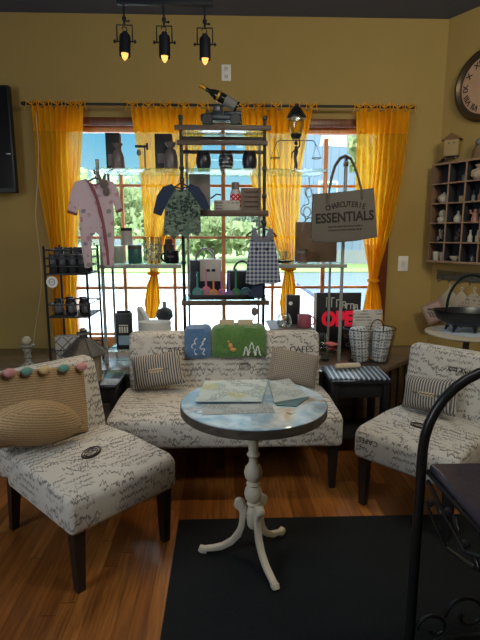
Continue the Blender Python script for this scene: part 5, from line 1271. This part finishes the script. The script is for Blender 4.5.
# local x along the wall, -y into the room
XR = Matrix.Rotation(PI/2, 4, 'X')
b = MB(); b.lathe([(RC-.045, 0), (RC, 0), (RC+.005, .02), (RC-.012, .045), (RC-.03, .050), (RC-.045, .035), (RC-.055, .02), (RC-.06, 0)], 56, XR); b.build('rim', m_bronze, clk)
b = MB(); b.lathe([(.0, .006), (RC-.05, .006), (RC-.05, .014), (0, .0145)], 56, XR); b.build('dial', plain('aged dial', srgb(186, 150, 122), .7, var=.15, scale=8), clk)
for i, s_ in enumerate(('XII', 'I', 'II', 'III', 'IV', 'V', 'VI', 'VII', 'VIII', 'IX', 'X', 'XI')):
    a = R(90-30*i); r = RC-.095; text_mesh(s_, .062, m_ink, clk, (r*math.cos(a), -.016, r*math.sin(a)), (PI/2, -(a-PI/2), 0), 'numeral', bold=.001)
for L2, a, w in ((.11, R(35), .016), (.16, R(-60), .012)):
    b = MB(); b.slab([(-.02, -w/2), (L2*.7, -w/2), (L2, 0), (L2*.7, w/2), (-.02, w/2)], .003); b.build('hand', m_black, clk, loc=(0, -.019 if w > .013 else -.024, 0), rot=(0, -a, 0))

# pigeonhole shelf
out = .13
t0, zT = rwt(433.5, 165, out); _, zB = rwt(427, 261, out)
m_cub = mat_wood('brown shelf wood', srgb(138, 108, 84), srgb(96, 72, 54), .6, 0, 6); m_cubb = plain('dark blue back', srgb(30, 34, 44), .8)
g = G('dark cell with tan front edge'); _, yy_, _ = g.sep(g.co()); nn = g.noise(g.co('Object', (8, 8, 60)), 1.0, 3)
m_cub = g.done(g.mix(g.math('LESS_THAN', yy_, -out+.0075), srgb(44, 44, 50), g.mix(nn, srgb(134, 108, 84), srgb(168, 138, 108))), .7)  # tan along the front edge, dark behind it
m_cubs = mat_wood('brown shelf side', srgb(138, 108, 84), srgb(96, 72, 54), .6, 2, 6)
NC, NR = 5, 5
ts = [rwt(x, 205, out)[0] for x in (430.5, 447.2, 463)]; cw = (ts[2]-ts[0])/2
ch = (zT-zB)/NR
base = W(t0, zB, 0)
cub = thing('pigeonhole_shelf', 'brown wooden pigeonhole shelf of small cells on the slanted wall', 'shelf', base, 0, None, (0, 0, RW_ROT))
CWd = cw*NC
b = MB(); b.box((CWd/2, -.005, (zT-zB)/2), (CWd, .008, zT-zB)); b.build('back_board', m_cubb, cub)
for i in range(NC+1):
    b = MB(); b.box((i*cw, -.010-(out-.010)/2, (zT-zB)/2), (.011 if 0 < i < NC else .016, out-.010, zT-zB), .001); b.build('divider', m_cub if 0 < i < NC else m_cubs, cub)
for j in range(NR+1):
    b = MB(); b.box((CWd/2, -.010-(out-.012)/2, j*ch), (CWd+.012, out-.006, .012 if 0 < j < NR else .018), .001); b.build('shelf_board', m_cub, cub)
for j in range(1, NR+1):
    for i in range(3):
        b = MB(); b.box((i*cw+cw*.5, -out-.0015, j*ch-ch), (.035, .002, .009)); b.build('price_label', m_cello, cub)
m_wc = plain('white glazed china', srgb(184, 180, 166), .3); m_wy = plain('yellow wax', srgb(168, 148, 104), .5); m_pk2 = plain('pink china', srgb(164, 120, 104), .5); m_gj = plain('grey glass jar', srgb(104, 108, 108), .2)
def cell(i, j, fx=.5, fy=.55): return W(t0+i*cw+cw*fx, zB+(NR-1-j)*ch+.0072+(.002 if j == NR-1 else 0), .01+(out-.01)*fy)
SHP = {
 'bowl': [(.0, 0), (.018, 0), (.042, .03), (.046, .042), (.042, .042), (.016, .008), (0, .007)],
 'tureen': [(.0, 0), (.026, 0), (.048, .03), (.050, .045), (.044, .055), (.024, .072), (.008, .078), (.010, .088), (0, .09)],
 'stack': [(.0, 0), (.036, 0), (.046, .022), (.038, .042), (.020, .048), (.030, .060), (.036, .075), (.026, .092), (.010, .105), (0, .108)],
 'bottle': [(.0, 0), (.034, 0), (.038, .02), (.034, .045), (.014, .062), (.010, .075), (.013, .088), (0, .092)],
 'vial': [(.0, 0), (.020, 0), (.021, .045), (.010, .058), (.008, .085), (.011, .095), (0, .097)],
 'jar': [(.0, 0), (.022, 0), (.024, .04), (.020, .052), (.023, .055), (.023, .072), (0, .073)],
 'tub': [(.0, 0), (.024, 0), (.025, .045), (.02, .048), (0, .046)],
 'cupj': [(.0, 0), (.026, 0), (.030, .05), (.032, .062), (.030, .078), (.0, .08)],
}
def item(name, label, cat, shp, i, j, m, fx=.5, fy=.55, sc_=1.0, grp=None, lid=None):
    t = thing(name, label, cat, cell(i, j, fx, fy), 0, grp)
    pr = [(r*sc_, z*sc_) for r, z in SHP[shp]]
    if lid:
        k = next(n for n, (r, z) in enumerate(pr) if z >= lid*sc_ - 1e-6)
        b = MB(); b.lathe(pr[:k+1], 16); b.build('body', m, t); b = MB(); b.lathe(pr[k:], 16); b.build('lid', m if m is not m_gj else m_black, t)
    else:
        b = MB(); b.lathe(pr, 16); b.build('body', m, t)
    return t
item('jar', 'small grey lidded jar in the top row of the pigeonhole shelf', 'jar', 'jar', 1, 0, m_gj, .72, lid=.052)
t = thing('cloth_bag', 'crumpled cream cloth bag in the top row of the pigeonhole shelf', 'bag', cell(2, 0, .5))
b = MB(); b.ball((0, 0, .046), (.058, .045, .047), 20, 14)
for k, v_ in enumerate(b.v):
    d = Vector(v_)-Vector((0, 0, .046)); n_ = 1+.22*mnoise.noise(d*45); b.v[k] = tuple(Vector((0, 0, .046))+Vector((d.x*n_, d.y*n_, max(-.045, d.z*n_))))
b.build('cloth', plain('cream cloth', srgb(172, 154, 132), .9), t); b = MB(); b.lathe([(.014, .085), (.020, .10), (.034, .118), (.03, .118), (.01, .10)], 12); b.build('gathered_neck', plain('cream cloth neck', srgb(172, 154, 132), .9), t)
item('tureen', 'white covered china bowl in the second row of the pigeonhole shelf', 'bowl', 'tureen', 0, 1, m_wc, .55, lid=.045)
item('candle', 'small yellow candle in the second row of the pigeonhole shelf', 'candle', 'tub', 1, 1, m_wy, .66)
item('bottle', 'dark small bottle in the second row beside the pale one', 'bottle', 'vial', 2, 1, m_gj, .28, .5, .9, 'small bottles in the second row', .058)
item('bottle', 'pale small bottle in the second row of the pigeonhole shelf', 'bottle', 'vial', 2, 1, m_pk2, .66, .5, 1.0, 'small bottles in the second row', .058)
item('china_jar', 'white double bellied china jar in the third row of the pigeonhole shelf', 'jar', 'stack', 0, 2, m_wc, .55, lid=.048)
item('china_bottle', 'round white stoppered china bottle in the third row', 'bottle', 'bottle', 1, 2, m_wc, .52, lid=.075)
t = thing('china_figurine', 'pinkish china figurine with raised arms in the third row', 'figurine', cell(2, 2, .5))
b = MB(); b.lathe([(.0, 0), (.034, 0), (.030, .03), (.022, .055), (.018, .068), (0, .07)], 14); b.ball((0, 0, .083), (.017, .016, .018)); b.tube([(-.015, 0, .062), (-.040, 0, .068), (-.045, 0, .092)], .008, 7); b.tube([(.015, 0, .062), (.038, 0, .078), (.028, 0, .102)], .008, 7); b.build('figure', m_pk2, t)
def bundle(label, i, j, m, fx):
    t = thing('ribbon_bundle', label, 'ribbon', cell(i, j, fx)+Vector((0, 0, .008))); b = MB(); rnd = random.Random(i+j*7)
    for k in range(9):
        a, c = rnd.uniform(0, 6.3), rnd.uniform(.018, .040); b.tube([(c*math.cos(a+q*.5)*(.4+.15*q), .022*math.sin(a+q*.8), .012+.012*k*.8+.008*math.sin(q+k)) for q in range(5)], .0085, 6, flat=.5)
    b.build('ribbon_loops', m, t)
bundle('bundle of cream ribbon in the fourth row of the pigeonhole shelf', 0, 3, m_wc, .5); bundle('bundle of grey ribbon in the fourth row of the pigeonhole shelf', 1, 3, m_cello, .55)
item('vial', 'pale vial with a dark stopper in the fourth row, nearer the grey ribbon', 'bottle', 'vial', 2, 3, m_wc, .30, .55, 1.0, 'vials in the fourth row', .058)
item('vial', 'pale vial in the fourth row, further from the grey ribbon', 'bottle', 'vial', 2, 3, m_wc, .74, .55, 1.0, 'vials in the fourth row', .058)
item('salt_jar', 'white jar in the lowest row at the outer edge of the pigeonhole shelf', 'jar', 'cupj', 0, 4, m_wc, .30, .55, .95, 'white jars in the lowest row', .062)
item('salt_jar', 'white jar in the lowest row next to the shallow bowl', 'jar', 'cupj', 0, 4, m_wc, .74, .55, .9, 'white jars in the lowest row', .062)
item('bowl', 'shallow white bowl in the lowest row of the pigeonhole shelf', 'bowl', 'bowl', 1, 4, m_wc, .5)
item('jar', 'small dark glass jar in the lowest row of the pigeonhole shelf', 'jar', 'jar', 2, 4, m_gj, .5, .5, .8, lid=.052)
# on top of it
zt2 = zT+.010
hp = rwt(451, 160, .07)[0]; t = thing('house_ornament', 'burlap house ornament with a brown roof on a little wire stand', 'ornament', W(hp, zt2, .07), 0, None, (0, 0, RW_ROT+R(25)))
b = MB()
for x_ in (-.045, .045):
    for y_ in (-.03, .03): b.tube([(x_, y_, 0), (x_*.9, y_*.9, .045)], .003, 5)
b.tube([(-.042, -.028, .045), (.042, -.028, .045), (.042, .028, .045), (-.042, .028, .045)], .003, 5, True); b.build('wire_stand', m_iron, t)
m_bur = plain('burlap', srgb(160, 140, 98), .9, bump=.4, scale=160)
b = MB(); b.box((0, 0, .115), (.115, .085, .135), .008); b.build('house_body', m_bur, t)
b = MB(); b.slab([(-.075, .178), (.075, .178), (.0, .232)], .10, .004); b.build('roof', plain('brown roof', srgb(112, 84, 48), .8), t)
b = MB(); b.ball((-.018, -.043, .150), (.006, .003, .006)); b.ball((.022, -.043, .150), (.006, .003, .006)); b.build('dot', m_black, t)
hp2 = rwt(440, 160, .06)[0]; t = thing('dried_pod', 'dark leaf shaped ornament lying beside the burlap house', 'ornament', W(hp2, zt2, .06), 0, None, (0, 0, RW_ROT)); b = MB(); b.slab([(-.055, 0), (.05, 0), (.045, .05), (.01, .03)], .03, .008); b.build('leaf_body', m_iron, t)
hp3 = rwt(478, 160, .07)[0]; t = thing('stone_ornament', 'grey topped ornament at the far end above the pigeonholes', 'ornament', W(hp3, zt2, .07)); b = MB(); b.lathe([(.0, 0), (.05, 0), (.045, .06), (.03, .09), (.032, .10), (0, .10)], 16); b.build('brown_base', plain('brown clay', srgb(112, 88, 60), .8), t); b = MB(); b.ball((0, 0, .125), (.032, .03, .03)); b.build('grey_ball', m_gj, t)

# scrolled hook rail and pot holders
tr0, zr0 = rwt(436, 270, .03); zr1 = rwt(436, 279, .03)[1]
t = thing('hook_rail', 'grey scrolled iron hook rail under the pigeonhole shelf', 'hook rail', W(tr0, (zr0+zr1)/2, 0), 0, None, (0, 0, RW_ROT)); hr = zr0-zr1
m_gi = plain('grey iron', srgb(96, 94, 88), .6, .4)
b = MB(); b.box((.36, -.010, -hr*.2), (.72, .012, hr*.6), .002); b.build('rail_plate', m_gi, t)
b = MB()
for k in range(24): b.tube([(.012+.030*k+.013*math.cos(a), -.014, hr*.3+.012*math.sin(a)) for a in [2*PI*q/10 for q in range(10)]], .0032, 5, True)
b.build('scroll_edge', m_gi, t)
for k in range(7):
    b = MB(); b.tube([(.05+.10*k, -.014, -hr*.2), (.05+.10*k, -.04, -hr*.6), (.05+.10*k, -.055, -hr*.75), (.05+.10*k, -.06, -hr*.4)], .0042, 6); b.build('hook', m_gi, t)
m_ph = mat_text('printed pot holder', srgb(172, 162, 144), srgb(104, 96, 88), 34, 50, .42); m_pkb = plain('pink quilting', srgb(150, 120, 106), .9)
def potholder(label, cx, cy, half, out_, rz, m, border, roll=45):
    q = P(cx, cy, pl=(CORNER+RW_N*out_, RW_N)); t = thing('pot_holder', label, 'pot holder', q, 0, 'pot holders hanging from the hook rail', (0, 0, RW_ROT+rz))
    rr = Matrix.Rotation(R(roll), 4, 'Y'); sd = half*1.414
    b = MB(); b.box((0, 0, 0), (sd, .012, sd), .005, mx=rr); b.build('quilted_pad', m_pkb if border else m, t)
    if border: b = MB(); b.box((0, -.0065, 0), (sd*.80, .003, sd*.80), .001, mx=rr); k = b.build('printed_panel', plain('pale pink panel', srgb(172, 150, 138), .9), t)
    c0 = rr @ Vector((-sd/2, 0, sd/2)); b = MB(); b.tube([(c0.x+.012*math.cos(a), 0, c0.z+.012+.014*math.sin(a)) for a in [2*PI*q_/10 for q_ in range(10)]], .0035, 5, True); b.build('hanging_loop', m_pkb if border else m_wc, t)
    return t, sd
t, sd = potholder('pink bordered pot holder with dark lettering hanging lowest beside the corner', 434, 312, .125, .13, R(25), m_ph, True, 62)
b = MB()
for k, (x_, z_, w) in enumerate(((-.03, .022, .05), (0, -.012, .10), (.01, -.035, .08))): b.tube([(x_+w*(q/9-.5), -.0092, z_+.011*math.sin(q*2.2+k)) for q in range(10)], .0036, 5)
b.build('painted_lettering', m_ink, t)
potholder('plain cream pot holder hanging behind the basket handle', 449, 304, .145, .05, 0, plain('cream quilt', srgb(176, 166, 146), .9), False)
potholder('small cream pot holder hanging in the middle of the hook rail', 461, 302, .10, .075, 0, plain('cream quilt two', srgb(180, 170, 150), .9), False)
potholder('printed cream pot holder hanging beyond the basket handle', 473, 310, .16, .10, 0, m_ph, False)

# pedestal stand, doily and footed basket
SY = 3.15
sp_ = P(467, 332, Y=SY); sz = sp_.z
t = thing('pedestal_stand', 'round off-white pedestal stand behind the slipper chair by the slanted wall', 'stand', (sp_.x, SY, 0))
rs = (P(467, 332, Y=SY).x-P(428, 332, Y=SY).x)
m_ow = plain('off white paint', srgb(178, 170, 150), .45)
b = MB(); b.lathe([(.0, sz-.022), (rs*.9, sz-.022), (rs, sz-.012), (rs, sz-.004), (rs*.96, sz), (0, sz)], 48); b.build('round_top', m_ow, t)
b = MB(); b.lathe([(.0, .0), (.15, 0), (.15, .02), (.05, .05), (.022, .10), (.018, .4), (.026, .5), (.018, .6), (.022, sz-.06), (.05, sz-.022), (0, sz-.022)], 20); b.build('stem', m_gi, t)
b = MB(); b.lathe([(.0, .0), (rs*.66, .0), (rs*.70, .001), (rs*.70, .003), (0, .004)], 40)
tag(b.build('doily', plain('pale blue lace', srgb(178, 192, 208), .9), None, loc=(sp_.x+.02, SY, sz+.0005)), 'pale blue doily under the footed basket', 'doily')
bk = thing('footed_basket', 'black boat shaped basket with arched handle and little feet on the pedestal stand', 'basket', (sp_.x+.005, SY, sz+.005))
m_bsk = plain('blue black enamel', (.010, .015, .022), .3, .2)
bw = (P(467, 315, Y=SY).x-P(431, 315, Y=SY).x); bhz = P(467, 311, Y=SY).z - sz
b = MB(); n = 36
def boat(u, v):
    a = 2*PI*u; k = [(.50, .30), (.62, .36), (.86, .62), (1.0, 1.0), (.96, 1.0), (.80, .62), (.56, .40)][v]; up = .16*abs(math.cos(a))**3 if k[1] > .9 else 0
    return (bw*k[0]*math.cos(a), bw*.62*k[0]*math.sin(a), bhz*(.28+.72*(k[1]-.3)/.7)*(1+up*.5))
vs_ = [boat(i/n, j) for j in range(7) for i in range(n)]
fs_ = [(j*n+i, j*n+(i+1) % n, (j+1)*n+(i+1) % n, (j+1)*n+i) for j in range(6) for i in range(n)] + [tuple(range(n))[::-1], tuple(6*n+i for i in range(n))]
b.add(vs_, fs_); b.build('bowl', m_bsk, bk)
for a in (35, 90, 145, 215, 270, 325):
    x_, y_ = bw*.58*math.cos(R(a)), bw*.36*math.sin(R(a)); b = MB(); b.tube([(x_*.95, y_*.95, bhz*.33), (x_*1.05, y_*1.05, bhz*.15), (x_*1.1, y_*1.1, .006)], [.016, .010, .006], 8); b.build('foot', m_bsk, bk)
hz_ = P(464, 275, Y=SY).z - sz - .005; hwd = (P(467, 300, Y=SY).x-P(444, 300, Y=SY).x)
b = MB(); b.tube([(-hwd, 0, bhz*.9)] + [(-hwd*math.cos(R(a)), 0, bhz+.03+(hz_-bhz-.03)*math.sin(R(a))) for a in range(0, 181, 10)] + [(hwd, 0, bhz*.9)], .0095, 9); b.build('handle', m_bsk, bk)
# leg room: the far chair stands half on the rug

vs = sc.view_settings
vs.view_transform = 'Standard'; vs.look = 'None'; vs.gamma = 1.0; vs.use_curve_mapping = False; vs.exposure = 0.0
sc.cycles.transparent_max_bounces = 24; sc.cycles.max_bounces = 10
